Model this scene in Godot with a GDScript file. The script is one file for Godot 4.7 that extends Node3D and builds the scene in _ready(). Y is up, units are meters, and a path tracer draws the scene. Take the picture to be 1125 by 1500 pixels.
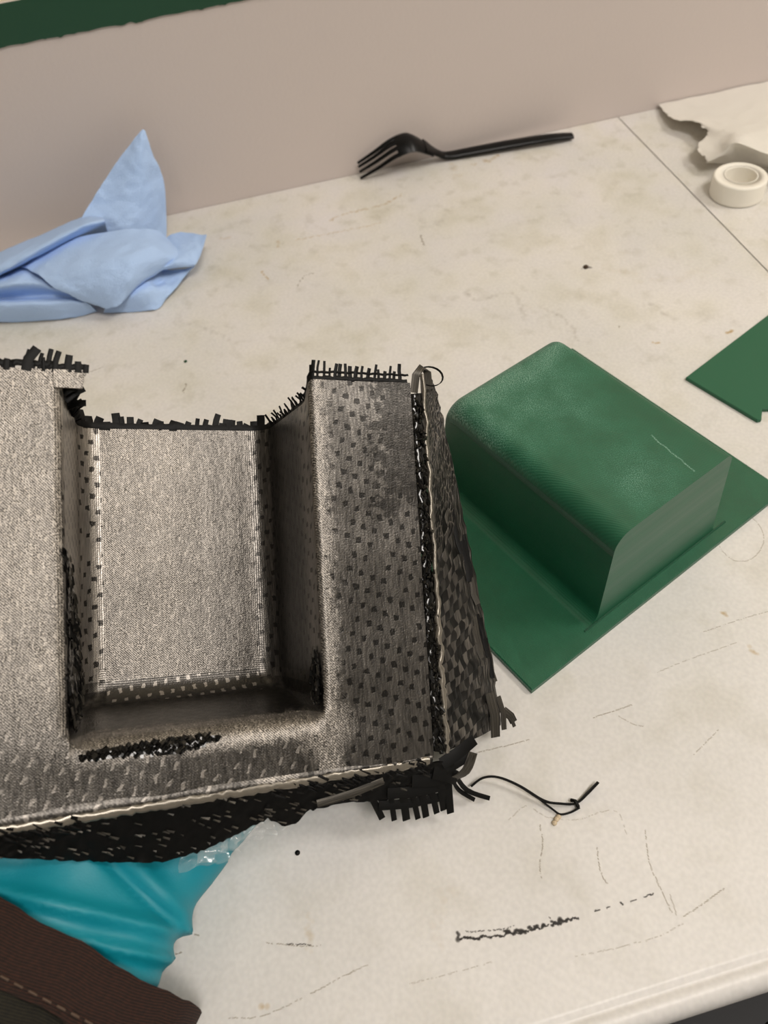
extends Node3D
# A bench with a carbon-fibre moulding held in a gloved hand, a green printed mould, and odds and ends.
# All shapes are given in metres with y measured from the bench top; T lifts them to the room.

const T := 0.75
const WALL_Z := -0.6035
const MOULD_D := 0.060          # depth of the moulded pocket, height of the mould's block

var rng := RandomNumberGenerator.new()
var taken := {}
var M := {}                      # materials
var PO := Vector3(-0.1132, 0.1694, -0.2346)      # the moulding's own frame: u across, v along the pocket, w into it
var PU := Vector3(0.9391, -0.3437, 0.0002)
var PV := Vector3(-0.1967, -0.5370, 0.8204)
var PW := Vector3(-0.2819, -0.7704, -0.5718)
var prof_s := []                 # the mould's section: [arc length, across, depth 0..1]
var prof_t := []                 # the same along the pocket


# ------------------------------------------------------------------ helpers
func v(x: float, y: float, z: float) -> Vector3:
	return Vector3(x, y, z)

func L(u: float, w1: float, w2: float) -> Vector3:      # from the moulding's frame to the bench's
	return PO + PU * u + PV * w1 + PW * w2

func numbered(parent: Node, called: String) -> String:
	var key := str(parent.get_instance_id()) + called
	var n: int = taken.get(key, 0)
	taken[key] = n + 1
	return called if n == 0 else "%s_%03d" % [called, n]

func thing(called: String, label: String, category: String, at := Vector3.ZERO, group := "") -> Node3D:
	var o := Node3D.new()
	o.name = numbered(self, called)
	add_child(o)
	o.position = at + Vector3(0, T, 0)
	o.set_meta("label", label)
	o.set_meta("category", category)
	if group:
		o.set_meta("group", group)
	return o

class Shape:
	var p := PackedVector3Array()
	var n := PackedVector3Array()
	var uv := PackedVector2Array()
	var ix := PackedInt32Array()

	func vert(a: Vector3, b: Vector3, c := Vector2.ZERO) -> int:
		p.append(a); n.append(b); uv.append(c)
		return p.size() - 1

	func flat(a: Vector3, b: Vector3, c: Vector3, out: Vector3) -> void:   # one flat triangle that faces out
		var nn := (b - a).cross(c - a)
		if nn.length_squared() < 1e-24:
			return
		nn = nn.normalized()
		var turn := nn.dot(out) < 0.0
		if turn:
			nn = -nn
		var k := p.size()
		for q in [a, b, c]:
			vert(q, nn, Vector2(q.x + q.y * 0.37, q.z + q.y * 0.61))
		if turn:
			ix.append_array([k, k + 1, k + 2])
		else:
			ix.append_array([k, k + 2, k + 1])

	func quad(a: Vector3, b: Vector3, c: Vector3, d: Vector3, out: Vector3) -> void:
		flat(a, b, c, out)
		flat(a, c, d, out)

	# a smooth grid of points; thick > 0 gives it a back and a rim
	func grid(rows: Array, thick := 0.0, uvs := [], along := 1.0) -> void:
		var h := rows.size()
		var w: int = rows[0].size()
		var nn := []
		for j in h:
			var row := []
			for i in w:
				var du: Vector3 = rows[j][mini(i + 1, w - 1)] - rows[j][maxi(i - 1, 0)]
				var dv: Vector3 = rows[mini(j + 1, h - 1)][i] - rows[maxi(j - 1, 0)][i]
				var x := dv.cross(du)
				row.append(x.normalized() * along if x.length_squared() > 1e-20 else Vector3.UP)
			nn.append(row)
		for side: int in ([0, 1] if thick > 0.0 else [0]):
			var k := p.size()
			for j in h:
				for i in w:
					var q: Vector3 = rows[j][i]
					var no: Vector3 = nn[j][i]
					var t: Vector2 = uvs[j][i] if uvs.size() else Vector2(q.x, q.z)
					vert(q - no * thick if side else q, -no if side else no, t)
			for j in h - 1:
				for i in w - 1:
					var a := k + j * w + i
					var flip: bool = (side == 1) != (along < 0.0)
					if flip:
						ix.append_array([a, a + w, a + 1, a + 1, a + w, a + w + 1])
					else:
						ix.append_array([a, a + 1, a + w, a + 1, a + w + 1, a + w])
		if thick > 0.0:
			var ring := []
			for i in w: ring.append([0, i])
			for j in range(1, h): ring.append([j, w - 1])
			for i in range(w - 2, -1, -1): ring.append([h - 1, i])
			for j in range(h - 2, -1, -1): ring.append([j, 0])
			var mid: Vector3 = rows[h / 2][w / 2]
			for r in ring.size() - 1:
				var a: Vector3 = rows[ring[r][0]][ring[r][1]]
				var b: Vector3 = rows[ring[r + 1][0]][ring[r + 1][1]]
				var na: Vector3 = nn[ring[r][0]][ring[r][1]]
				var nb: Vector3 = nn[ring[r + 1][0]][ring[r + 1][1]]
				quad(a, b, b - nb * thick, a - na * thick, (a + b) * 0.5 - mid)

	# a bar along a path: side gives its flat direction, a and b the half width and half height at each point
	func sweep(path: Array, sides: Array, a: Array, b: Array, around := 4, caps := true) -> void:
		var k := p.size()
		var cnt := path.size()
		for j in cnt:
			var d: Vector3 = (path[mini(j + 1, cnt - 1)] - path[maxi(j - 1, 0)]).normalized()
			var s: Vector3 = sides[mini(j, sides.size() - 1)]
			s = (s - d * s.dot(d)).normalized()
			var up := s.cross(d)
			for i in around + 1:
				var g := TAU * i / around + (PI / 4.0 if around == 4 else 0.0)
				var m := 1.4142 if around == 4 else 1.0
				var x: float = cos(g) * m * a[mini(j, a.size() - 1)]
				var y: float = sin(g) * m * b[mini(j, b.size() - 1)]
				var no: Vector3 = (s * cos(g) * b[mini(j, b.size() - 1)] + up * sin(g) * a[mini(j, a.size() - 1)]).normalized()
				vert(path[j] + s * x + up * y, no, Vector2(float(i) / around, j * 0.1))
		for j in cnt - 1:
			for i in around:
				var q := k + j * (around + 1) + i
				ix.append_array([q, q + 1, q + around + 1, q + 1, q + around + 2, q + around + 1])
		if caps:
			for e in [0, cnt - 1]:
				var dir: Vector3 = path[0] - path[1] if e == 0 else path[cnt - 1] - path[cnt - 2]
				for i in around:
					flat(path[e], p[k + e * (around + 1) + i], p[k + e * (around + 1) + i + 1], dir)

	# a block with chamfered edges between two corners
	func block(lo: Vector3, hi: Vector3, c: float) -> void:
		var mid := (lo + hi) * 0.5
		var half := (hi - lo) * 0.5
		var corner := func(sx, sy, sz, axis):
			var q := half - Vector3(c, c, c)
			q[axis] = half[axis]
			return mid + q * Vector3(sx, sy, sz)
		for axis in 3:
			var b := (axis + 1) % 3
			var d := (axis + 2) % 3
			for s in [-1.0, 1.0]:
				var f := []
				for e in [[-1.0, -1.0], [1.0, -1.0], [1.0, 1.0], [-1.0, 1.0]]:
					var sg := Vector3.ZERO
					sg[axis] = s; sg[b] = e[0]; sg[d] = e[1]
					f.append(corner.call(sg.x, sg.y, sg.z, axis))
				var o := Vector3.ZERO
				o[axis] = s
				quad(f[0], f[1], f[2], f[3], o)
			for s in [-1.0, 1.0]:          # edges that run along axis
				for e in [-1.0, 1.0]:
					var f := []
					for r in [-1.0, 1.0]:
						var sg := Vector3.ZERO
						sg[axis] = r; sg[b] = s; sg[d] = e
						f.append(corner.call(sg.x, sg.y, sg.z, b))
						f.append(corner.call(sg.x, sg.y, sg.z, d))
					var o := Vector3.ZERO
					o[b] = s; o[d] = e
					quad(f[0], f[1], f[3], f[2], o)
		for sx in [-1.0, 1.0]:
			for sy in [-1.0, 1.0]:
				for sz in [-1.0, 1.0]:
					flat(corner.call(sx, sy, sz, 0), corner.call(sx, sy, sz, 1), corner.call(sx, sy, sz, 2), Vector3(sx, sy, sz))

	# a profile turned about the y axis through at; points are (radius, height)
	func lathe(at: Vector3, line: Array, around := 48) -> void:
		var k := p.size()
		var cnt := line.size()
		for j in cnt:
			var d: Vector2 = (line[mini(j + 1, cnt - 1)] - line[maxi(j - 1, 0)]).normalized()
			for i in around + 1:
				var g := TAU * i / around
				var r := Vector3(cos(g), 0, sin(g))
				vert(at + r * line[j].x + Vector3(0, line[j].y, 0), r * d.y - Vector3(0, d.x, 0), Vector2(float(i) / around, float(j) / cnt))
		for j in cnt - 1:
			for i in around:
				var q := k + j * (around + 1) + i
				ix.append_array([q, q + 1, q + around + 1, q + 1, q + around + 2, q + around + 1])

	# a flat outline in (x, z) between two heights, with a small chamfer at the top
	func slab(poly: PackedVector2Array, y0: float, y1: float, c: float) -> void:
		var mid := Vector2.ZERO
		for q in poly: mid += q / poly.size()
		var inner := PackedVector2Array()
		var cnt := poly.size()
		for i in cnt:
			var a := poly[(i + cnt - 1) % cnt]
			var b := poly[i]
			var d := poly[(i + 1) % cnt]
			var n1 := (b - a).normalized().orthogonal()
			var n2 := (d - b).normalized().orthogonal()
			var nb := (n1 + n2).normalized()
			var inside := b + nb * c / maxf(nb.dot(n1), 0.35)
			var other := b - nb * c / maxf(nb.dot(n1), 0.35)
			inner.append(inside if Geometry2D.is_point_in_polygon(inside, poly) or not Geometry2D.is_point_in_polygon(other, poly) else other)
		var tri := Geometry2D.triangulate_polygon(inner)
		for i in range(0, tri.size(), 3):
			var f := []
			for k in 3: f.append(Vector3(inner[tri[i + k]].x, y1, inner[tri[i + k]].y))
			flat(f[0], f[1], f[2], Vector3.UP)
		tri = Geometry2D.triangulate_polygon(poly)
		for i in range(0, tri.size(), 3):
			var f := []
			for k in 3: f.append(Vector3(poly[tri[i + k]].x, y0, poly[tri[i + k]].y))
			flat(f[0], f[1], f[2], Vector3.DOWN)
		var turn := 1.0 if Geometry2D.is_polygon_clockwise(poly) else -1.0
		for i in cnt:
			var j := (i + 1) % cnt
			var d := (poly[j] - poly[i]).orthogonal() * turn
			var o := Vector3(d.x, 0, d.y)
			var a := Vector3(poly[i].x, y0, poly[i].y)
			var b := Vector3(poly[j].x, y0, poly[j].y)
			var up := Vector3(0, y1 - c - y0, 0)
			quad(a, b, b + up, a + up, o)
			quad(a + up, b + up, Vector3(inner[j].x, y1, inner[j].y), Vector3(inner[i].x, y1, inner[i].y), o + Vector3.UP * 0.001)

	func mesh() -> ArrayMesh:
		var a := []
		a.resize(Mesh.ARRAY_MAX)
		a[Mesh.ARRAY_VERTEX] = p
		a[Mesh.ARRAY_NORMAL] = n
		a[Mesh.ARRAY_TEX_UV] = uv
		a[Mesh.ARRAY_INDEX] = ix
		var m := ArrayMesh.new()
		m.add_surface_from_arrays(Mesh.PRIMITIVE_TRIANGLES, a)
		return m

# one named mesh under its thing; shapes are in bench coordinates, so the thing's place is taken off
func part(called: String, s: Shape, mat: Material, parent: Node3D, kind := "") -> MeshInstance3D:
	var root: Node3D = parent
	while root.get_parent() != self:
		root = root.get_parent()
	var off := root.position - Vector3(0, T, 0)
	for i in s.p.size():
		s.p[i] -= off
	var o := MeshInstance3D.new()
	o.mesh = s.mesh()
	o.material_override = mat
	o.name = numbered(parent, called)
	if kind:
		o.set_meta("kind", kind)
	parent.add_child(o)
	return o

func structure(called: String, s: Shape, mat: Material) -> MeshInstance3D:
	var o := MeshInstance3D.new()
	o.mesh = s.mesh()
	o.material_override = mat
	o.name = called
	o.position = Vector3(0, T, 0)
	o.set_meta("kind", "structure")
	add_child(o)
	return o

func spline(a: Vector3, b: Vector3, c: Vector3, d: Vector3, t: float) -> Vector3:
	return b.cubic_interpolate(c, a, d, t)

# a coarse net of points made fine: every row and column becomes a smooth curve
func fine(rows: Array, sub: int) -> Array:
	var wide := []
	for r in rows:
		var o := []
		for i in r.size() - 1:
			for k in sub:
				o.append(spline(r[maxi(i - 1, 0)], r[i], r[i + 1], r[mini(i + 2, r.size() - 1)], float(k) / sub))
		o.append(r[r.size() - 1])
		wide.append(o)
	var out := []
	for j in rows.size() - 1:
		for k in sub:
			var o := []
			for i in wide[0].size():
				o.append(spline(wide[maxi(j - 1, 0)][i], wide[j][i], wide[j + 1][i], wide[mini(j + 2, rows.size() - 1)][i], float(k) / sub))
			out.append(o)
	out.append(wide[rows.size() - 1])
	return out

func smooth_path(pts: Array, sub: int) -> Array:
	var o := []
	for i in pts.size() - 1:
		for k in sub:
			o.append(spline(pts[maxi(i - 1, 0)], pts[i], pts[i + 1], pts[mini(i + 2, pts.size() - 1)], float(k) / sub))
	o.append(pts[pts.size() - 1])
	return o

func smooth_values(a: Array, sub: int) -> Array:
	var o := []
	for i in a.size() - 1:
		for k in sub:
			o.append(lerpf(a[i], a[i + 1], float(k) / sub))
	o.append(a[a.size() - 1])
	return o

func noise(sd: int, freq: float, oct := 3) -> FastNoiseLite:
	var f := FastNoiseLite.new()
	f.seed = sd
	f.frequency = freq
	f.noise_type = FastNoiseLite.TYPE_SIMPLEX_SMOOTH
	f.fractal_octaves = oct
	return f

func noise_bytes(w: int, h: int, sd: int, freq: float, oct := 3, sw := 0, sh := 0) -> PackedByteArray:
	var im := noise(sd, freq, oct).get_image(sw if sw else w, sh if sh else h)
	im.convert(Image.FORMAT_L8)
	if sw or sh:
		im.resize(w, h, Image.INTERPOLATE_CUBIC)
	return im.get_data()

func mat(col: Color, rough := 0.6, metal := 0.0) -> StandardMaterial3D:
	var m := StandardMaterial3D.new()
	m.albedo_color = col
	m.roughness = rough
	m.metallic = metal
	return m

func tex(im: Image) -> ImageTexture:
	return ImageTexture.create_from_image(im)

func hash01(a: int, b: int) -> float:
	var h := (a * 374761393 + b * 668265263) & 0x7fffffff
	h = ((h ^ (h >> 13)) * 1274126177) & 0x7fffffff
	return float((h ^ (h >> 16)) & 0xffff) / 65535.0


# ------------------------------------------------------------------ scene
func _ready() -> void:
	rng.seed = 7
	var cam := Camera3D.new()
	cam.name = "camera"
	cam.fov = 65.98
	cam.near = 0.02
	cam.far = 30.0
	cam.transform = Transform3D(Basis(Vector3(0.9652, -0.0893, 0.2457), Vector3(0.2474, 0.6148, -0.7488), Vector3(-0.0842, 0.7836, 0.6155)).orthonormalized(), Vector3(0, T + 0.33, 0))
	var lens := CameraAttributesPhysical.new()
	lens.frustum_focal_length = 18.486
	lens.frustum_focus_distance = 0.34
	lens.exposure_aperture = 8.0
	cam.attributes = lens
	add_child(cam)
	cam.current = true

	var e := Environment.new()
	e.background_mode = Environment.BG_COLOR
	e.background_color = Color(0, 0, 0)
	e.tonemap_mode = Environment.TONE_MAPPER_LINEAR
	e.tonemap_exposure = 1.0
	e.sdfgi_enabled = true
	e.ssao_enabled = true
	e.ssil_enabled = true
	var we := WorldEnvironment.new()
	we.name = "environment"
	we.environment = e
	add_child(we)

	materials()
	lamps()
	room()
	profiles()
	desks()
	carbon_part()
	green_mould()
	green_sheet()
	person()
	cloth()
	fork()
	paper()
	tape()
	tow()
	crumbs()


func lamps() -> void:
	var spots := [
		["ceiling_light", Vector3(0.42, 1.93, 0.75), 2.3, "square white ceiling panel light above the near side of the bench"],
		["ceiling_light", Vector3(1.65, 1.93, 0.10), 2.3, "square white ceiling panel light towards the right hand wall"],
		["ceiling_light", Vector3(-1.1, 1.93, 1.7), 0.6, "square white ceiling panel light in the far left corner of the room"]]
	for s in spots:
		var t := thing(s[0], s[3], "ceiling light", s[1])
		var f := Shape.new()
		for k in [[-0.31, -0.31, 0.31, -0.29], [-0.31, 0.29, 0.31, 0.31], [-0.31, -0.29, -0.29, 0.29], [0.29, -0.29, 0.31, 0.29]]:
			f.block(s[1] + v(k[0], 0, k[1]), s[1] + v(k[2], 0.02, k[3]), 0.002)
		part("frame", f, M.white_metal, t)
		var d := Shape.new()
		d.block(s[1] + v(-0.29, 0.006, -0.29), s[1] + v(0.29, 0.018, 0.29), 0.002)
		part("diffuser", d, M.glow, t)
		var a := AreaLight3D.new()
		a.name = "lamp"
		a.area_size = Vector2(0.58, 0.58)
		a.light_energy = s[2]
		a.light_color = Color(1.0, 0.973, 0.945)
		a.area_range = 12.0
		a.shadow_enabled = true
		a.position = Vector3(0, 0.003, 0)
		a.rotation_degrees = Vector3(-90, 0, 0)
		t.add_child(a)


func materials() -> void:
	M.white_metal = mat(Color(0.85, 0.85, 0.84), 0.5)
	M.glow = mat(Color(0.95, 0.95, 0.92), 0.6)
	M.glow.emission_enabled = true
	M.glow.emission = Color(1.0, 0.97, 0.92)
	M.glow.emission_energy_multiplier = 1.0
	M.wall_cream = mat(Color(0.93, 0.89, 0.80), 0.7)
	M.wall_panel = mat(Color(0.83, 0.785, 0.765), 0.62)
	M.wall_panel.heightmap_enabled = true
	var nt := NoiseTexture2D.new()
	nt.width = 512; nt.height = 512; nt.seamless = true
	nt.noise = noise(3, 0.05, 4)
	M.wall_panel.heightmap_texture = nt
	M.wall_panel.heightmap_scale = 0.006
	M.wall_panel.uv1_triplanar = true
	M.wall_panel.uv1_scale = Vector3(9, 9, 9)
	M.wall_paint = mat(Color(0.80, 0.79, 0.76), 0.8)
	M.green_trim = mat(Color(0.115, 0.285, 0.20), 0.5)
	M.floor = mat(Color(0.16, 0.16, 0.17), 0.6)
	M.ceiling = mat(Color(0.88, 0.88, 0.86), 0.85)
	M.desk_side = mat(Color(0.80, 0.77, 0.73), 0.5)
	M.black_plastic = mat(Color(0.012, 0.012, 0.013), 0.32)
	M.black_plastic.metallic_specular = 0.35
	M.paper = mat(Color(0.95, 0.935, 0.905), 0.7)
	M.paper.backlight_enabled = true
	M.paper.backlight = Color(0.62, 0.60, 0.56)
	M.tape = mat(Color(0.97, 0.95, 0.905), 0.5)
	M.green_flat = mat(Color(0.12, 0.36, 0.25), 0.5)
	M.tow_black = mat(Color(0.03, 0.029, 0.028), 0.5)
	M.tow_black.metallic_specular = 0.3
	var ti := Image.create(64, 64, false, Image.FORMAT_RGB8)
	var tn := noise_bytes(64, 64, 17, 0.35, 2, 64, 8)
	for y in 64:
		for x in 64:
			var k := 0.10 + 0.36 * pow(tn[y * 64 + x] / 255.0, 1.3)
			ti.set_pixel(x, y, Color(k, k * 0.95, k * 0.87))
	M.tow_grey = mat(Color.WHITE, 0.42, 0.6)
	M.tow_grey.albedo_texture = tex(ti)
	M.tow_grey.uv1_scale = Vector3(2.0, 1.0, 1.0)
	M.resin_black = mat(Color(0.035, 0.033, 0.032), 0.16)
	M.resin_pale = mat(Color(0.50, 0.475, 0.435), 0.26, 0.5)
	M.sheen_film = mat(Color(1, 1, 1, 0.10), 0.12)
	M.sheen_film.transparency = BaseMaterial3D.TRANSPARENCY_ALPHA
	M.glove = mat(Color(0.0, 0.525, 0.595), 0.5)
	M.glove.subsurf_scatter_enabled = true
	M.glove.subsurf_scatter_strength = 0.08
	M.glove.heightmap_enabled = true
	M.glove.heightmap_texture = nt
	M.glove.heightmap_scale = 0.006
	M.glove.uv1_triplanar = true
	M.glove.uv1_scale = Vector3(40, 40, 40)
	M.lining = mat(Color(0.075, 0.06, 0.055), 0.9)
	M.stitch = mat(Color(0.34, 0.27, 0.22), 0.8)
	M.crumb_brown = mat(Color(0.25, 0.18, 0.12), 0.8)
	M.crumb_green = mat(Color(0.05, 0.25, 0.13), 0.6)
	M.amber = mat(Color(0.80, 0.73, 0.62), 0.5)
	M.cloth = mat(Color(0.715, 0.825, 0.985), 0.85)
	M.cloth.backlight_enabled = true
	M.cloth.backlight = Color(0.18, 0.21, 0.25)
	M.cloth.heightmap_enabled = true
	var ct := NoiseTexture2D.new()
	ct.width = 512; ct.height = 512; ct.seamless = true
	ct.noise = noise(11, 0.12, 3)
	M.cloth.heightmap_texture = ct
	M.cloth.heightmap_scale = 0.045
	M.cloth.uv1_triplanar = true
	M.cloth.uv1_scale = Vector3(14, 14, 14)
	# woven twill for the sleeve: fine ribs across a diagonal weave
	var twill := func(c: Color, sd: int) -> StandardMaterial3D:
		var im := Image.create(256, 256, false, Image.FORMAT_RGB8)
		var hi := Image.create(256, 256, false, Image.FORMAT_L8)
		var nb := noise_bytes(256, 256, sd, 0.03)
		for y in 256:
			for x in 256:
				var rib := 0.5 + 0.5 * sin(TAU * y / 16.0)
				var wv := 0.5 + 0.5 * sin(TAU * (x + y * 2) / 16.0)
				var k := 0.35 + 0.85 * rib * (0.45 + 0.55 * wv) + (nb[y * 256 + x] - 128) / 700.0
				im.set_pixel(x, y, Color(c.r * k, c.g * k, c.b * k))
				hi.set_pixel(x, y, Color(rib * (0.5 + 0.5 * wv), 0, 0))
		var m := mat(Color.WHITE, 0.9)
		m.albedo_texture = tex(im)
		m.heightmap_enabled = true
		m.heightmap_texture = tex(hi)
		m.heightmap_scale = 0.03
		return m
	M.twill_brown = twill.call(Color(0.25, 0.135, 0.088), 5)
	M.twill_olive = twill.call(Color(0.17, 0.155, 0.10), 6)
	M.denim = twill.call(Color(0.13, 0.15, 0.19), 8)
	M.green_print = print_plastic()
	M.weave = weave_flap()


# green printed plastic: fine layer lines, scuffs
func print_plastic() -> StandardMaterial3D:
	var w := 768
	var im := Image.create(w, w, false, Image.FORMAT_RGB8)
	var hi := Image.create(w, w, false, Image.FORMAT_L8)
	var rg := Image.create(w, w, false, Image.FORMAT_L8)
	var a := noise_bytes(w, w, 21, 0.006, 3)
	var b := noise_bytes(w, w, 22, 0.35, 2)
	for y in w:
		for x in w:
			var n1 := a[y * w + x] / 255.0
			var n2 := b[y * w + x] / 255.0
			var k := 0.93 + 0.1 * n1 + (0.06 if n2 > 0.62 else 0.0)
			var line := 0.5 + 0.5 * sin(TAU * x / 6.0)
			im.set_pixel(x, y, Color(0.055 * k + (0.10 if n2 > 0.72 else 0.0), (0.335 + 0.03 * (line - 0.5)) * k + (0.08 if n2 > 0.72 else 0.0), 0.225 * k + (0.08 if n2 > 0.72 else 0.0)))
			hi.set_pixel(x, y, Color(line * 0.7 + n2 * 0.3, 0, 0))
			rg.set_pixel(x, y, Color(0.34 + 0.12 * n1 + 0.10 * n2, 0, 0))
	var m := mat(Color.WHITE, 1.0)
	m.albedo_texture = tex(im)
	m.heightmap_enabled = true
	m.heightmap_texture = tex(hi)
	m.heightmap_scale = 0.012
	m.roughness_texture = tex(rg)
	m.metallic_specular = 0.6
	return m


# the block's own skin: print lines across the top, chalky residue and painted sheen along its rear edges, layer lines round the sides
func block_plastic() -> StandardMaterial3D:
	var w := 1024
	var h := 768
	var im := Image.create(w, h, false, Image.FORMAT_RGB8)
	var hi := Image.create(w, h, false, Image.FORMAT_L8)
	var rg := Image.create(w, h, false, Image.FORMAT_L8)
	var a := noise_bytes(w, h, 25, 0.008, 3)
	var b := noise_bytes(w, h, 26, 0.30, 2)
	var sc := noise(27, 0.06, 2)
	for y in h:
		var along := 0.13 * y / h                        # from the cut front face to the rear
		for x in w:
			var n1 := a[y * w + x] / 255.0
			var n2 := b[y * w + x] / 255.0
			var line := 0.0
			var chalk_sheen := 0.0
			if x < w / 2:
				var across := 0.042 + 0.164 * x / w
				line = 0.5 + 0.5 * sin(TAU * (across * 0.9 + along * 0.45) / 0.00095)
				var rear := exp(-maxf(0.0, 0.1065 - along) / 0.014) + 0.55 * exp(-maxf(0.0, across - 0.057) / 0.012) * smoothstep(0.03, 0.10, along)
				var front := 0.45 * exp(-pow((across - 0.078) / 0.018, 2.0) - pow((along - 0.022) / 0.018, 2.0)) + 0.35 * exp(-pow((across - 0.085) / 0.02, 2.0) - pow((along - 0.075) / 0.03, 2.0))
				chalk_sheen = clampf((rear * 0.75 + front) * smoothstep(0.46, 0.66, n2) * (0.4 + n1), 0.0, 0.75)
				chalk_sheen = maxf(chalk_sheen, 0.12 * line * clampf(rear + front, 0.0, 1.0))
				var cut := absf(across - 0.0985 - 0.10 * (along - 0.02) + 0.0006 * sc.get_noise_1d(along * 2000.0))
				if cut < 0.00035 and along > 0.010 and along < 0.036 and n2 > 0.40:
					chalk_sheen = 0.6
			else:
				line = 0.5 + 0.5 * sin(TAU * x / 6.5)
				if n2 > 0.74:
					chalk_sheen = 0.12
			var k := 0.94 + 0.1 * n1 + 0.07 * (line - 0.5)
			im.set_pixel(x, y, Color(0.055 * k, 0.335 * k, 0.225 * k).lerp(Color(0.72, 0.78, 0.74), chalk_sheen))
			hi.set_pixel(x, y, Color(line * 0.65 + n2 * 0.35, 0, 0))
			rg.set_pixel(x, y, Color(0.34 + 0.12 * n1 + 0.10 * n2 + 0.2 * chalk_sheen, 0, 0))
	var m := mat(Color.WHITE, 1.0)
	m.albedo_texture = tex(im)
	m.heightmap_enabled = true
	m.heightmap_texture = tex(hi)
	m.heightmap_scale = 0.010
	m.roughness_texture = tex(rg)
	m.metallic_specular = 0.6
	m.texture_repeat = false
	return m


# the loose side flap: dark resin-soaked leaves above, broad tows woven over and under below, combed tows along the outer edge
func weave_flap() -> StandardMaterial3D:
	var w := 256
	var h := 1280
	var im := Image.create(w, h, false, Image.FORMAT_RGB8)
	var hi := Image.create(w, h, false, Image.FORMAT_L8)
	var a := noise_bytes(w, h, 31, 0.09, 3, w, h / 8)
	var b := noise_bytes(w, h, 32, 0.012, 2)
	var cells := FastNoiseLite.new()
	cells.seed = 33
	cells.noise_type = FastNoiseLite.TYPE_CELLULAR
	cells.cellular_return_type = FastNoiseLite.RETURN_DISTANCE2_SUB
	cells.frequency = 0.032
	for y in h:
		var t := float(y) / h
		var mm := lerpf(6.0, 31.0, t)                     # the flap's width here
		for x in w:
			var n1 := a[y * w + x] / 255.0
			var n2 := b[y * w + x] / 255.0
			var px := x / 256.0 * mm
			var py := t * 150.0
			var bend := (n2 - 0.5) * 2.2
			var qx := (px + bend - 0.16 * py) / 2.3
			var qy := (py + 0.45 * px + bend) / 4.2
			var cx := int(floor(qx))
			var cy := int(floor(qy))
			var over := posmod(cx + cy, 2) == 0
			var g := 0.30 + 0.16 * (n1 - 0.5) if over else 0.085 + 0.05 * n1
			g *= 0.75 + 0.5 * hash01(cx + 9, cy + 4)
			var rise := 0.35 + 0.4 * sin(PI * (qx - cx)) if over else 0.35 * sin(PI * (qy - cy))
			if hash01(cx + 40, cy / 2) > 0.86:
				g = 0.07
			var leaf := cells.get_noise_2d(px * 22.0, py * 11.0) * 0.5 + 0.5
			var upper := 1.0 - smoothstep(0.38, 0.52, t + 0.2 * (n2 - 0.5))
			var vein := 0.40 if leaf < 0.10 else 0.07 + 0.09 * n1
			if px < 1.6 + 2.0 * n2 and t < 0.45:
				vein = 0.36 + 0.1 * n1
			g = lerpf(g, vein, upper)
			rise = lerpf(rise, clampf(leaf * 1.6, 0.0, 0.8), upper)
			var comb := smoothstep(0.62, 0.74, x / 256.0 + 0.25 * (n2 - 0.5)) * (1.0 - upper * 0.9)
			g = lerpf(g, 0.12 + 0.26 * n1 * n1 * 1.6, comb)
			rise = lerpf(rise, n1, comb)
			im.set_pixel(x, y, Color(g, g * 0.955, g * 0.90))
			hi.set_pixel(x, y, Color(clampf(rise, 0.0, 1.0), 0, 0))
	var m := mat(Color.WHITE, 0.36, 0.55)
	m.albedo_texture = tex(im)
	m.heightmap_enabled = true
	m.heightmap_texture = tex(hi)
	m.heightmap_scale = 0.04
	m.texture_repeat = false
	return m


func room() -> void:
	var s := Shape.new()
	s.block(v(-2.3, -T - 0.1, -0.75), v(2.5, 2.05, WALL_Z - 0.004), 0.001)
	structure("wall_back", s, M.wall_cream)
	s = Shape.new()
	s.block(v(-2.3, -T - 0.1, 2.8), v(2.5, 2.05, 2.95), 0.001)
	structure("wall_front", s, M.wall_paint)
	s = Shape.new()
	s.block(v(-2.45, -T - 0.1, -0.75), v(-2.3, 2.05, 2.95), 0.001)
	structure("wall_left", s, M.wall_paint)
	s = Shape.new()
	s.block(v(2.5, -T - 0.1, -0.75), v(2.65, 2.05, 2.95), 0.001)
	structure("wall_right", s, M.wall_paint)
	s = Shape.new()
	s.block(v(-2.45, -T - 0.1, -0.75), v(2.65, -T, 2.95), 0.001)
	structure("floor", s, M.floor)
	s = Shape.new()
	s.block(v(-2.45, 1.95, -0.75), v(2.65, 2.05, 2.95), 0.001)
	structure("ceiling", s, M.ceiling)
	# the lower part of the wall: a beige board, with a band of green paint along its top whose lower edge is ragged
	s = Shape.new()
	s.block(v(-2.3, -0.30, WALL_Z - 0.004), v(2.5, 0.1595, WALL_Z), 0.0008)
	structure("trim_1", s, M.wall_panel)
	s = Shape.new()
	var f := noise(41, 60.0, 3)
	var top := []
	var low := []
	for i in 1201:
		var x := -0.32 + i * 0.0005
		var y := 0.1362 - 0.0012 * (x + 0.1)
		var n := f.get_noise_1d(x)
		y -= 0.0012 * maxf(0.0, n * 2.2 - 0.25) - 0.0002 * sin(x * 310.0)
		top.append(v(x, 0.1596, WALL_Z + 0.0011))
		low.append(v(x, y, WALL_Z + 0.0011))
	top.push_front(v(-2.3, 0.1596, WALL_Z + 0.0011)); low.push_front(v(-2.3, 0.136, WALL_Z + 0.0011))
	top.append(v(2.5, 0.1596, WALL_Z + 0.0011)); low.append(v(2.5, 0.1355, WALL_Z + 0.0011))
	s.grid([top, low], 0.0013, [], 1.0)
	structure("trim_2", s, M.green_trim)


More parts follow.
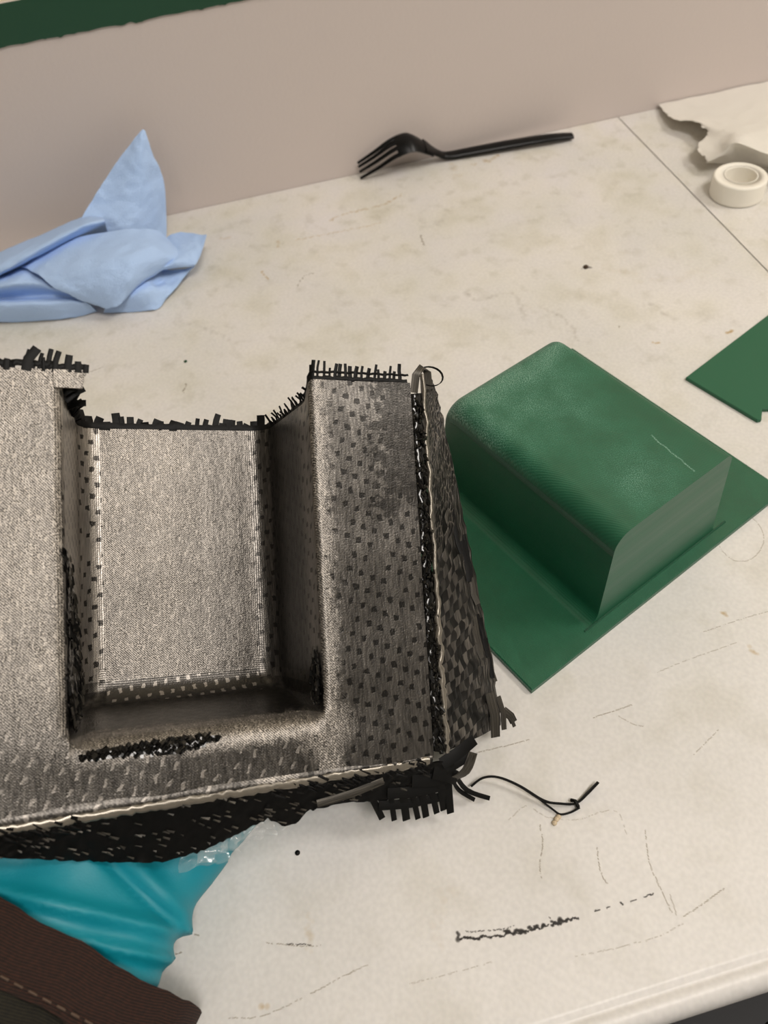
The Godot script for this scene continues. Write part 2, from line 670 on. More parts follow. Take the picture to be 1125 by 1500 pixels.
# ------------------------------------------------------------------ bench
func desks() -> void:
	var top := desk_top_material()
	var spots := [[-1.2756, 0.32445, "long white bench top with scratches, brown stains and a black smear"], [0.32525, 1.92, "white bench top beyond the dark joint, under the torn paper and tape roll"]]
	for d in spots:
		var x0: float = d[0]
		var x1: float = d[1]
		var t := thing("bench", d[2], "bench", v((x0 + x1) / 2, -T, -0.3))
		var s := Shape.new()
		# flat top, then the moulded front: a shallow groove, a rounded nose
		var line := [v(0, -0.0004, -0.6030), v(0, 0, -0.6026), v(0, 0, -0.0235), v(0, -0.0004, -0.0222), v(0, -0.0013, -0.0208), v(0, -0.0016, -0.0200), v(0, -0.0013, -0.0193), v(0, -0.0007, -0.0184), v(0, -0.0004, -0.0172), v(0, -0.0007, -0.0157), v(0, -0.0018, -0.0140), v(0, -0.0038, -0.0126), v(0, -0.0066, -0.0117), v(0, -0.0110, -0.0114), v(0, -0.0160, -0.0118), v(0, -0.0200, -0.0133), v(0, -0.0225, -0.0160), v(0, -0.0230, -0.0180)]
		var rows := []
		var uvs := []
		for q in line:
			var r := []
			var uu := []
			for k in 3:
				var x := lerpf(x0, x1, k / 2.0)
				r.append(q + v(x, 0, 0))
				uu.append(Vector2((x + 0.36) / 0.6845, (q.z + 0.605) / 0.6))
			rows.append(r)
			uvs.append(uu)
		s.grid(rows, 0.0, uvs, 1.0)
		part("bench_top", s, top, t)
		var c := Shape.new()
		c.block(v(x0, -0.026, -0.603), v(x1, -0.0015, -0.0245), 0.0004)
		c.block(v(x0, -0.0228, -0.030), v(x1, -0.0055, -0.0150), 0.0004)
		part("core_board", c, M.desk_side, t)
		for x in [x0 + 0.02, x1 - 0.06]:
			var g := Shape.new()
			g.block(v(x, -T, -0.58), v(x + 0.04, -0.026, -0.54), 0.002)
			part("leg", g, M.white_metal, t)
			g = Shape.new()
			g.block(v(x, -T, -0.12), v(x + 0.04, -0.026, -0.08), 0.002)
			part("leg", g, M.white_metal, t)


func desk_top_material() -> StandardMaterial3D:
	var w := 1024
	var h := 896
	var n1 := noise_bytes(w, h, 51, 0.006, 4)
	var n2 := noise_bytes(w, h, 52, 0.035, 3)
	var n3 := noise_bytes(w, h, 53, 0.25, 2)
	var n4 := noise_bytes(w, h, 54, 0.012, 3)
	var buf := PackedByteArray()
	buf.resize(w * h * 3)
	for i in w * h:
		var a := n1[i] / 255.0
		var b := n2[i] / 255.0
		var c := n3[i] / 255.0
		var d := n4[i] / 255.0
		var back := 1.0 - float(i / w) / h
		var stain := maxf(0.0, b - 0.62) * 0.30 * (0.25 + back) + maxf(0.0, d - 0.62) * 0.22
		var k := 0.865 + 0.05 * (a - 0.5) + 0.05 * (c - 0.5) - stain * 0.5
		buf[i * 3] = int(255 * clampf(k, 0, 1))
		buf[i * 3 + 1] = int(255 * clampf(k * (0.987 - 0.010 * back * a) - stain * 0.03, 0, 1))
		buf[i * 3 + 2] = int(255 * clampf(k * (0.975 - 0.05 * back * d) - stain * 0.16, 0, 1))
	var im := Image.create_from_data(w, h, false, Image.FORMAT_RGB8, buf)
	im.resize(2048, 1792, Image.INTERPOLATE_CUBIC)
	# marks, each with a shape of its own: [points in (x, z) mm], width mm, colour, strength, breaks
	var ink := Color(0.09, 0.075, 0.065)
	var tan_ := Color(0.68, 0.56, 0.38)
	var grey := Color(0.50, 0.46, 0.40)
	mark(im, [Vector2(12.3, -58.4), Vector2(12.1, -57.0), Vector2(12.4, -55.3)], 2.40, ink, 1.00, -1.00)
	mark(im, [Vector2(15.5, -56.6), Vector2(16.5, -56.3), Vector2(18.1, -56.0), Vector2(19.7, -55.6), Vector2(21.2, -55.3), Vector2(22.3, -55.0), Vector2(23.3, -54.8), Vector2(24.3, -54.5), Vector2(25.4, -54.3), Vector2(26.9, -54.1), Vector2(28.5, -53.9), Vector2(30.1, -53.8), Vector2(31.3, -53.7), Vector2(32.2, -53.7), Vector2(32.7, -53.8), Vector2(33.1, -54.0), Vector2(33.3, -54.1)], 0.45, ink, 0.70, 0.45)
	mark(im, [Vector2(12.3, -55.1), Vector2(13.6, -54.8), Vector2(15.4, -54.4), Vector2(17.4, -54.0), Vector2(19.3, -53.6), Vector2(21.1, -53.3), Vector2(23.0, -52.9), Vector2(24.9, -52.6), Vector2(26.8, -52.3), Vector2(28.7, -52.0), Vector2(30.7, -51.8), Vector2(32.6, -51.6), Vector2(34.5, -51.4), Vector2(36.5, -51.2), Vector2(38.5, -51.0), Vector2(40.5, -50.8), Vector2(42.3, -50.7), Vector2(43.8, -50.6), Vector2(45.1, -50.6), Vector2(46.5, -50.6), Vector2(48.1, -50.5), Vector2(50.3, -50.5), Vector2(52.9, -50.4), Vector2(55.2, -50.3), Vector2(56.9, -50.3)], 1.10, ink, 0.95, 0.12)
	mark(im, [Vector2(29.6, -52.7), Vector2(31.4, -52.4), Vector2(33.9, -52.0), Vector2(36.4, -51.6), Vector2(38.5, -51.3), Vector2(39.7, -51.2), Vector2(40.6, -51.2), Vector2(41.3, -51.3), Vector2(41.7, -51.3)], 1.70, ink, 0.90, 0.30)
	mark(im, [Vector2(47.2, -51.0), Vector2(51.9, -50.7)], 1.60, ink, 0.90, 0.20)
	mark(im, [Vector2(63.7, -50.4), Vector2(65.9, -50.5)], 0.70, ink, 0.90, 0.10)
	mark(im, [Vector2(68.8, -50.4), Vector2(70.2, -50.5)], 0.50, ink, 0.90, 0.10)
	mark(im, [Vector2(74.4, -50.6), Vector2(74.5, -49.6)], 0.90, ink, 0.90, 0.00)
	mark(im, [Vector2(77.7, -50.2), Vector2(80.4, -50.1)], 0.35, ink, 0.70, 0.10)
	mark(im, [Vector2(83.3, -50.3), Vector2(87.2, -50.5)], 0.70, ink, 0.90, 0.10)
	mark(im, [Vector2(46.7, -53.1), Vector2(47.2, -52.5)], 0.50, ink, 0.70, 0.00)
	mark(im, [Vector2(55.6, -85.3), Vector2(55.4, -84.0), Vector2(55.1, -82.2), Vector2(54.7, -80.2), Vector2(54.1, -78.4), Vector2(53.3, -76.8), Vector2(52.4, -75.3), Vector2(51.4, -73.8), Vector2(50.6, -72.3), Vector2(50.0, -70.6), Vector2(49.5, -68.8), Vector2(49.1, -67.2), Vector2(48.8, -66.1)], 0.35, grey, 0.80, 0.45)
	mark(im, [Vector2(73.7, -71.6), Vector2(73.4, -70.6), Vector2(73.0, -69.2), Vector2(72.6, -67.7), Vector2(72.2, -66.2), Vector2(72.0, -64.8), Vector2(71.7, -63.3), Vector2(71.6, -62.0), Vector2(71.5, -60.8), Vector2(71.7, -59.8), Vector2(72.0, -59.1), Vector2(72.3, -58.4), Vector2(72.5, -58.0)], 0.35, grey, 0.80, 0.40)
	mark(im, [Vector2(94.4, -72.4), Vector2(93.6, -70.3), Vector2(92.5, -67.3), Vector2(91.4, -64.0), Vector2(90.7, -61.1), Vector2(90.4, -58.6), Vector2(90.3, -56.2), Vector2(90.4, -53.9), Vector2(90.5, -51.6), Vector2(90.5, -49.0), Vector2(90.6, -46.3), Vector2(90.7, -43.9), Vector2(90.7, -42.2)], 0.25, grey, 0.70, 0.40)
	mark(im, [Vector2(44.6, -90.6), Vector2(46.2, -91.4), Vector2(48.4, -92.6), Vector2(50.9, -93.6), Vector2(53.1, -93.9), Vector2(54.7, -92.9), Vector2(56.1, -91.2), Vector2(57.5, -89.2), Vector2(59.4, -87.6), Vector2(61.9, -86.2), Vector2(64.8, -85.0), Vector2(67.8, -83.9), Vector2(70.7, -83.2), Vector2(73.4, -83.1), Vector2(76.2, -83.3), Vector2(78.8, -83.6), Vector2(81.0, -83.6), Vector2(83.0, -83.4), Vector2(84.8, -83.1), Vector2(86.3, -82.4), Vector2(87.3, -81.3), Vector2(87.6, -79.4), Vector2(87.4, -76.8), Vector2(87.0, -74.4), Vector2(86.8, -72.7)], 0.30, grey, 0.35, 0.50)
	mark(im, [Vector2(40.8, -120.6), Vector2(43.1, -120.5), Vector2(46.5, -120.3), Vector2(50.3, -120.1), Vector2(53.7, -119.9), Vector2(56.7, -119.8), Vector2(59.8, -119.8), Vector2(62.4, -119.7), Vector2(64.3, -119.7)], 0.30, grey, 0.70, 0.30)
	mark(im, [Vector2(93.8, -121.2), Vector2(95.3, -121.3), Vector2(97.5, -121.4), Vector2(100.0, -121.5), Vector2(102.5, -121.6), Vector2(105.0, -121.7), Vector2(107.8, -121.8), Vector2(110.4, -121.9), Vector2(112.1, -122.0)], 0.30, grey, 0.75, 0.30)
	mark(im, [Vector2(126.5, -94.7), Vector2(127.6, -95.1), Vector2(129.0, -95.8), Vector2(130.7, -96.6), Vector2(132.6, -97.5), Vector2(134.8, -98.5), Vector2(137.5, -99.7), Vector2(139.9, -100.9), Vector2(141.6, -101.7)], 0.30, grey, 0.55, 0.40)
	mark(im, [Vector2(104.5, -119.0), Vector2(105.1, -118.1), Vector2(106.1, -116.7), Vector2(107.2, -115.2), Vector2(108.4, -114.0), Vector2(109.7, -113.1), Vector2(111.1, -112.3), Vector2(112.4, -111.7), Vector2(113.3, -111.3)], 0.25, grey, 0.50, 0.40)
	mark(im, [Vector2(94.1, -40.4), Vector2(95.8, -40.8), Vector2(98.2, -41.3), Vector2(100.9, -42.0), Vector2(103.4, -42.6), Vector2(106.1, -43.3), Vector2(108.9, -44.1), Vector2(111.4, -44.8), Vector2(113.1, -45.3)], 0.30, grey, 0.70, 0.30)
	mark(im, [Vector2(50.7, -38.7), Vector2(53.4, -38.4), Vector2(57.3, -38.0), Vector2(61.7, -37.6), Vector2(65.9, -37.3), Vector2(69.9, -37.1), Vector2(74.0, -36.9), Vector2(77.9, -36.7), Vector2(81.6, -36.8), Vector2(85.0, -37.0), Vector2(88.3, -37.5), Vector2(91.1, -38.0), Vector2(93.1, -38.3)], 0.30, grey, 0.35, 0.50)
	mark(im, [Vector2(92.8, -48.5), Vector2(92.0, -41.4)], 0.25, grey, 0.50, 0.30)
	mark(im, [Vector2(-9.2, -45.8), Vector2(-6.5, -45.6), Vector2(-2.6, -45.4), Vector2(1.8, -45.2), Vector2(6.0, -45.1), Vector2(10.3, -44.9), Vector2(14.7, -44.8), Vector2(18.8, -44.8), Vector2(21.6, -44.7)], 0.30, grey, 0.35, 0.50)
	mark(im, [Vector2(-58.2, -72.7), Vector2(-55.8, -71.8), Vector2(-52.4, -70.6), Vector2(-48.8, -69.2), Vector2(-45.8, -68.2), Vector2(-43.4, -67.5), Vector2(-41.2, -67.0), Vector2(-39.5, -66.6), Vector2(-38.2, -66.4)], 0.30, grey, 0.60, 0.40)
	mark(im, [Vector2(-50.7, -70.2), Vector2(-41.9, -67.6)], 0.40, ink, 0.70, 0.30)
	mark(im, [Vector2(-85.0, -82.9), Vector2(-83.2, -82.1)], 0.50, grey, 0.90, 0.00)
	mark(im, [Vector2(-92.8, -78.3), Vector2(-90.2, -78.0)], 0.80, grey, 0.80, 0.20)
	mark(im, [Vector2(-62.4, -52.2), Vector2(-59.6, -50.8)], 3.00, tan_, 0.50, 0.30)
	mark(im, [Vector2(-76.5, -52.7), Vector2(-74.3, -52.1), Vector2(-71.3, -51.2), Vector2(-67.8, -50.4), Vector2(-64.3, -49.9), Vector2(-60.8, -49.9), Vector2(-57.2, -50.3), Vector2(-53.2, -50.8), Vector2(-48.9, -51.5), Vector2(-43.5, -52.3), Vector2(-37.3, -53.4), Vector2(-31.5, -54.5), Vector2(-27.5, -55.2)], 0.35, grey, 0.50, 0.50)
	mark(im, [Vector2(-44.9, -52.0), Vector2(-42.8, -52.4), Vector2(-39.7, -53.1), Vector2(-36.2, -53.8), Vector2(-32.9, -54.3), Vector2(-29.6, -54.8), Vector2(-26.2, -55.2), Vector2(-23.1, -55.5), Vector2(-20.9, -55.7)], 0.30, grey, 0.40, 0.50)
	mark(im, [Vector2(-41.1, -79.0), Vector2(-43.4, -64.0)], 3.00, tan_, 0.12, 0.30)
	mark(im, [Vector2(13.3, -72.8), Vector2(11.9, -71.0), Vector2(9.8, -68.3), Vector2(7.7, -65.4), Vector2(6.1, -62.5), Vector2(5.2, -59.4), Vector2(4.6, -56.2), Vector2(4.3, -53.3), Vector2(4.0, -51.3)], 5.00, tan_, 0.08, 0.20)
	mark(im, [Vector2(198.6, -200.7), Vector2(200.5, -201.2), Vector2(203.3, -201.9), Vector2(206.3, -202.3), Vector2(208.6, -202.0), Vector2(210.2, -200.7), Vector2(211.4, -198.6), Vector2(212.1, -196.3), Vector2(212.5, -193.8), Vector2(212.5, -191.3), Vector2(212.2, -188.6), Vector2(211.4, -185.9), Vector2(210.2, -183.5), Vector2(208.3, -181.2), Vector2(205.9, -178.9), Vector2(203.4, -177.0), Vector2(200.9, -175.7), Vector2(198.6, -175.0), Vector2(196.1, -174.7), Vector2(193.8, -175.0), Vector2(191.9, -175.6), Vector2(190.5, -176.9), Vector2(189.3, -178.7), Vector2(188.5, -180.7), Vector2(188.0, -182.8), Vector2(188.0, -185.0), Vector2(188.4, -187.4), Vector2(189.1, -189.8), Vector2(190.2, -192.2), Vector2(192.1, -194.6), Vector2(194.5, -197.0), Vector2(196.9, -199.2), Vector2(198.6, -200.7)], 0.35, grey, 0.50, 0.30)
	mark(im, [Vector2(170.9, -152.9), Vector2(172.6, -148.6)], 2.60, tan_, 0.40, 0.30)
	mark(im, [Vector2(173.3, -133.6), Vector2(175.2, -128.3)], 2.50, tan_, 0.30, 0.40)
	mark(im, [Vector2(158.1, -145.5), Vector2(162.1, -145.7), Vector2(167.8, -146.0), Vector2(173.9, -146.4), Vector2(179.0, -146.6), Vector2(182.9, -146.7), Vector2(186.3, -146.7), Vector2(189.0, -146.7), Vector2(191.0, -146.6)], 0.25, grey, 0.50, 0.40)
	mark(im, [Vector2(128.6, -133.0), Vector2(131.5, -133.3), Vector2(135.7, -133.8), Vector2(140.6, -134.3), Vector2(145.8, -134.8), Vector2(151.9, -135.2), Vector2(158.9, -135.7), Vector2(165.4, -136.1), Vector2(169.9, -136.4)], 0.25, grey, 0.40, 0.50)
	mark(im, [Vector2(214.9, -587.4), Vector2(213.7, -586.2), Vector2(212.0, -584.3), Vector2(210.0, -582.4), Vector2(208.1, -581.1), Vector2(205.9, -580.5), Vector2(203.5, -580.3), Vector2(201.2, -580.2), Vector2(199.7, -580.2)], 4.20, tan_, 0.55, 0.35)
	mark(im, [Vector2(194.7, -578.9), Vector2(188.7, -578.1)], 3.20, tan_, 0.30, 0.30)
	mark(im, [Vector2(177.2, -586.7), Vector2(171.8, -564.3)], 6.00, tan_, 0.25, 0.30)
	mark(im, [Vector2(127.3, -560.7), Vector2(124.2, -558.7), Vector2(119.9, -555.9), Vector2(114.5, -553.0), Vector2(108.3, -550.9), Vector2(100.6, -550.0), Vector2(91.5, -549.9), Vector2(82.5, -549.8), Vector2(75.5, -549.4), Vector2(70.8, -548.2), Vector2(67.5, -546.7), Vector2(65.3, -545.3), Vector2(63.7, -544.3)], 2.50, tan_, 0.30, 0.45)
	mark(im, [Vector2(-17.1, -553.0), Vector2(-12.1, -554.8)], 5.00, tan_, 0.40, 0.20)
	mark(im, [Vector2(22.3, -535.0), Vector2(22.3, -525.6)], 3.00, tan_, 0.35, 0.20)
	mark(im, [Vector2(5.4, -499.8), Vector2(8.6, -488.2)], 2.00, tan_, 0.35, 0.30)
	mark(im, [Vector2(26.7, -472.7), Vector2(27.9, -474.7), Vector2(29.6, -477.6), Vector2(31.5, -480.6), Vector2(33.5, -482.7), Vector2(35.5, -483.7), Vector2(37.7, -484.0), Vector2(39.8, -484.0), Vector2(41.2, -484.0)], 1.20, grey, 0.30, 0.40)
	mark(im, [Vector2(34.5, -530.0), Vector2(43.5, -529.5), Vector2(56.5, -528.6), Vector2(70.2, -527.7), Vector2(81.2, -527.2), Vector2(88.8, -527.2), Vector2(94.8, -527.5), Vector2(99.3, -527.9), Vector2(102.6, -528.2)], 2.00, tan_, 0.18, 0.40)
	mark(im, [Vector2(127.7, -522.6), Vector2(129.7, -519.1), Vector2(132.5, -513.9), Vector2(135.8, -509.5), Vector2(139.3, -508.1), Vector2(143.6, -511.5), Vector2(148.7, -518.2), Vector2(153.5, -525.5), Vector2(156.8, -530.5)], 6.00, grey, 0.16, 0.30)
	mark(im, [Vector2(158.5, -486.0), Vector2(165.2, -485.5), Vector2(174.9, -484.6), Vector2(185.4, -484.2), Vector2(194.6, -485.2), Vector2(202.7, -488.7), Vector2(210.7, -493.9), Vector2(217.6, -499.1), Vector2(222.5, -502.8)], 9.00, grey, 0.10, 0.20)
	mark(im, [Vector2(134.2, -426.7), Vector2(134.7, -423.9), Vector2(135.3, -419.9), Vector2(136.6, -415.8), Vector2(139.3, -412.9), Vector2(144.4, -412.5), Vector2(151.4, -413.4), Vector2(158.1, -413.8), Vector2(162.7, -411.7), Vector2(164.0, -405.4), Vector2(163.3, -396.5), Vector2(162.0, -387.8), Vector2(161.1, -381.9)], 4.00, grey, 0.14, 0.40)
	mark(im, [Vector2(228.4, -418.3), Vector2(233.0, -412.8), Vector2(239.5, -404.9), Vector2(247.1, -397.1), Vector2(255.0, -391.6), Vector2(264.3, -389.2), Vector2(275.2, -388.6), Vector2(285.3, -388.8), Vector2(292.3, -388.9)], 8.00, tan_, 0.10, 0.30)
	mark(im, [Vector2(214.3, -419.8), Vector2(221.0, -420.4)], 2.40, ink, 0.55, 0.20)
	mark(im, [Vector2(123.9, -500.2), Vector2(123.6, -486.4)], 1.30, grey, 0.50, 0.20)
	mark(im, [Vector2(269.6, -328.3), Vector2(274.3, -328.6)], 2.60, tan_, 0.80, 0.10)
	mark(im, [Vector2(226.4, -334.9), Vector2(229.1, -333.2)], 2.20, tan_, 0.50, 0.20)
	mark(im, [Vector2(212.7, -356.7), Vector2(212.9, -355.2)], 1.20, grey, 0.70, 0.00)
	mark(im, [Vector2(-61.0, -466.0), Vector2(-57.3, -463.4), Vector2(-52.1, -459.8), Vector2(-46.3, -455.4), Vector2(-41.2, -450.9), Vector2(-36.5, -445.5), Vector2(-31.9, -439.3), Vector2(-27.9, -433.7), Vector2(-25.1, -429.9)], 4.00, grey, 0.10, 0.40)
	mark(im, [Vector2(-61.5, -391.3), Vector2(-59.0, -400.3)], 1.50, grey, 0.40, 0.20)
	mark(im, [Vector2(-120.1, -432.7), Vector2(-111.1, -434.3)], 0.80, grey, 0.50, 0.20)
	mark(im, [Vector2(45.2, -334.5), Vector2(53.6, -334.6)], 2.00, grey, 0.25, 0.30)
	mark(im, [Vector2(239.9, -370.4), Vector2(247.9, -349.1)], 4.00, grey, 0.12, 0.30)
	mark(im, [Vector2(174.2, -391.8), Vector2(176.5, -388.4), Vector2(179.9, -383.6), Vector2(183.2, -378.1), Vector2(185.2, -372.8), Vector2(185.6, -367.2), Vector2(185.0, -361.2), Vector2(184.1, -355.9), Vector2(183.5, -352.2)], 3.00, grey, 0.12, 0.40)
	var m := mat(Color.WHITE, 0.42)
	m.albedo_texture = tex(im)
	var r := NoiseTexture2D.new()
	r.width = 512; r.height = 512; r.seamless = true
	r.noise = noise(58, 0.09, 3)
	m.heightmap_enabled = true
	m.heightmap_texture = r
	m.heightmap_scale = 0.006
	return m

func mark(im: Image, pts: Array, width: float, col: Color, strength: float, breaks: float) -> void:
	var f := noise(int(width * 1000) + pts.size() * 7 + int(pts[0].x), 0.7, 3)
	var soft := clampf(1.7 / (0.5 + 0.7 * width), 0.10, 1.0)
	for i in pts.size() - 1:
		var a: Vector2 = pts[i]
		var b: Vector2 = pts[i + 1]
		var steps := maxi(2, int(a.distance_to(b) * (4.0 if width < 1.5 else 4.0 / width)))
		for k in steps:
			var q := a.lerp(b, float(k) / steps)
			var n := f.get_noise_2d(q.x, q.y)
			if n < breaks - 0.6:
				continue
			q += Vector2(f.get_noise_2d(q.y * 0.5, 40.0), f.get_noise_2d(q.x * 0.5, 90.0)) * width * 0.9
			var r := width * 0.5 * (0.75 + 0.9 * n)
			var px := (q.x / 1000.0 + 0.36) / 0.6845 * 2048.0
			var py := (q.y / 1000.0 + 0.605) / 0.6 * 1792.0
			var rp := maxf(r * 2.99, 0.75)
			for y in range(int(py - rp), int(py + rp) + 2):
				for x in range(int(px - rp), int(px + rp) + 2):
					if x < 0 or y < 0 or x >= 2048 or y >= 1792:
						continue
					var d := Vector2(x - px, y - py).length() / rp
					if d < 1.0:
						im.set_pixel(x, y, im.get_pixel(x, y).lerp(col, strength * soft * (1.0 - d * d)))


# ------------------------------------------------------------------ the moulded section that both the mould and the moulding share
func fillet(pts: Array, radii: Array) -> Array:
	var o := [pts[0]]
	for i in range(1, pts.size() - 1):
		var a: Vector2 = (pts[i - 1] - pts[i]).normalized()
		var b: Vector2 = (pts[i + 1] - pts[i]).normalized()
		var half := acos(clampf(a.dot(b), -1, 1)) / 2.0
		var r: float = radii[i]
		var d := r / tan(half)
		var mid: Vector2 = pts[i] + (a + b).normalized() * r / sin(half)
		var p0: Vector2 = pts[i] + a * d
		var p1: Vector2 = pts[i] + b * d
		var g0 := (p0 - mid).angle()
		var dg := wrapf((p1 - mid).angle() - g0, -PI, PI)
		for k in 9:
			o.append(mid + Vector2.from_angle(g0 + dg * k / 8.0) * r)
	o.append(pts[pts.size() - 1])
	return o

func dense(line: Array, step: float) -> Array:      # [arc length, across, depth share]
	var o := []
	var s := 0.0
	for i in line.size() - 1:
		var l: float = line[i].distance_to(line[i + 1])
		var n := maxi(1, int(ceil(l / step)))
		for k in n:
			var q: Vector2 = line[i].lerp(line[i + 1], float(k) / n)
			o.append([s + l * k / n, q.x, q.y / MOULD_D])
		s += l
	o.append([s, line[-1].x, line[-1].y / MOULD_D])
	return o

func profiles() -> void:
	var D := MOULD_D
	prof_s = dense(fillet([Vector2(0, 0), Vector2(0.0425, 0), Vector2(0.0470, D), Vector2(0.1270, D), Vector2(0.1315, 0), Vector2(0.174, 0)], [0.0, 0.0045, 0.009, 0.009, 0.003, 0.0]), 0.0035)
	prof_t = dense(fillet([Vector2(0, D), Vector2(0.1215, D), Vector2(0.1285, 0), Vector2(0.149, 0)], [0.0, 0.009, 0.0075, 0.0]), 0.0025)


# a point of the moulding's inner face, in its own frame
func inner(i: int, j: int) -> Vector3:
	var fa: float = prof_s[i][2]
	var fb: float = prof_t[j][2]
	var start := 0.0078 * smoothstep(0.0, 0.12, fa)
	var y: float = prof_t[j][1]
	y += start * maxf(0.0, 1.0 - y / 0.1)
	return Vector3(prof_s[i][1], y, MOULD_D * fa * fb)

func at_st(s: float, t: float) -> Array:             # [point, outward normal] on the inner face at arc lengths s and t
	var i := 0
	while i < prof_s.size() - 2 and prof_s[i + 1][0] < s:
		i += 1
	var j := 0
	while j < prof_t.size() - 2 and prof_t[j + 1][0] < t:
		j += 1
	var fi := clampf((s - prof_s[i][0]) / (prof_s[i + 1][0] - prof_s[i][0]), 0, 1)
	var fj := clampf((t - prof_t[j][0]) / (prof_t[j + 1][0] - prof_t[j][0]), 0, 1)
	var a := inner(i, j)
	var b := inner(i + 1, j)
	var c := inner(i, j + 1)
	var d := inner(i + 1, j + 1)
	var q := a.lerp(b, fi).lerp(c.lerp(d, fi), fj)
	var n := (c - a).cross(b - a).normalized()
	return [L(q.x, q.y, q.z), (PU * n.x + PV * n.y + PW * n.z).normalized()]


# The picture of the skin: the flat flange on the left (across, along), the unrolled pocket on the right (arc lengths).
const SKIN := Vector2(0.40, 0.20)
const POCKET_AT := 0.186

func skin_uv(i: int, j: int, flat: bool) -> Vector2:
	if flat:
		return Vector2(prof_s[i][1] + 0.002, prof_t[j][1] + 0.002) / SKIN
	return Vector2(prof_s[i][0] - 0.036 + POCKET_AT, prof_t[j][0] + 0.002) / SKIN

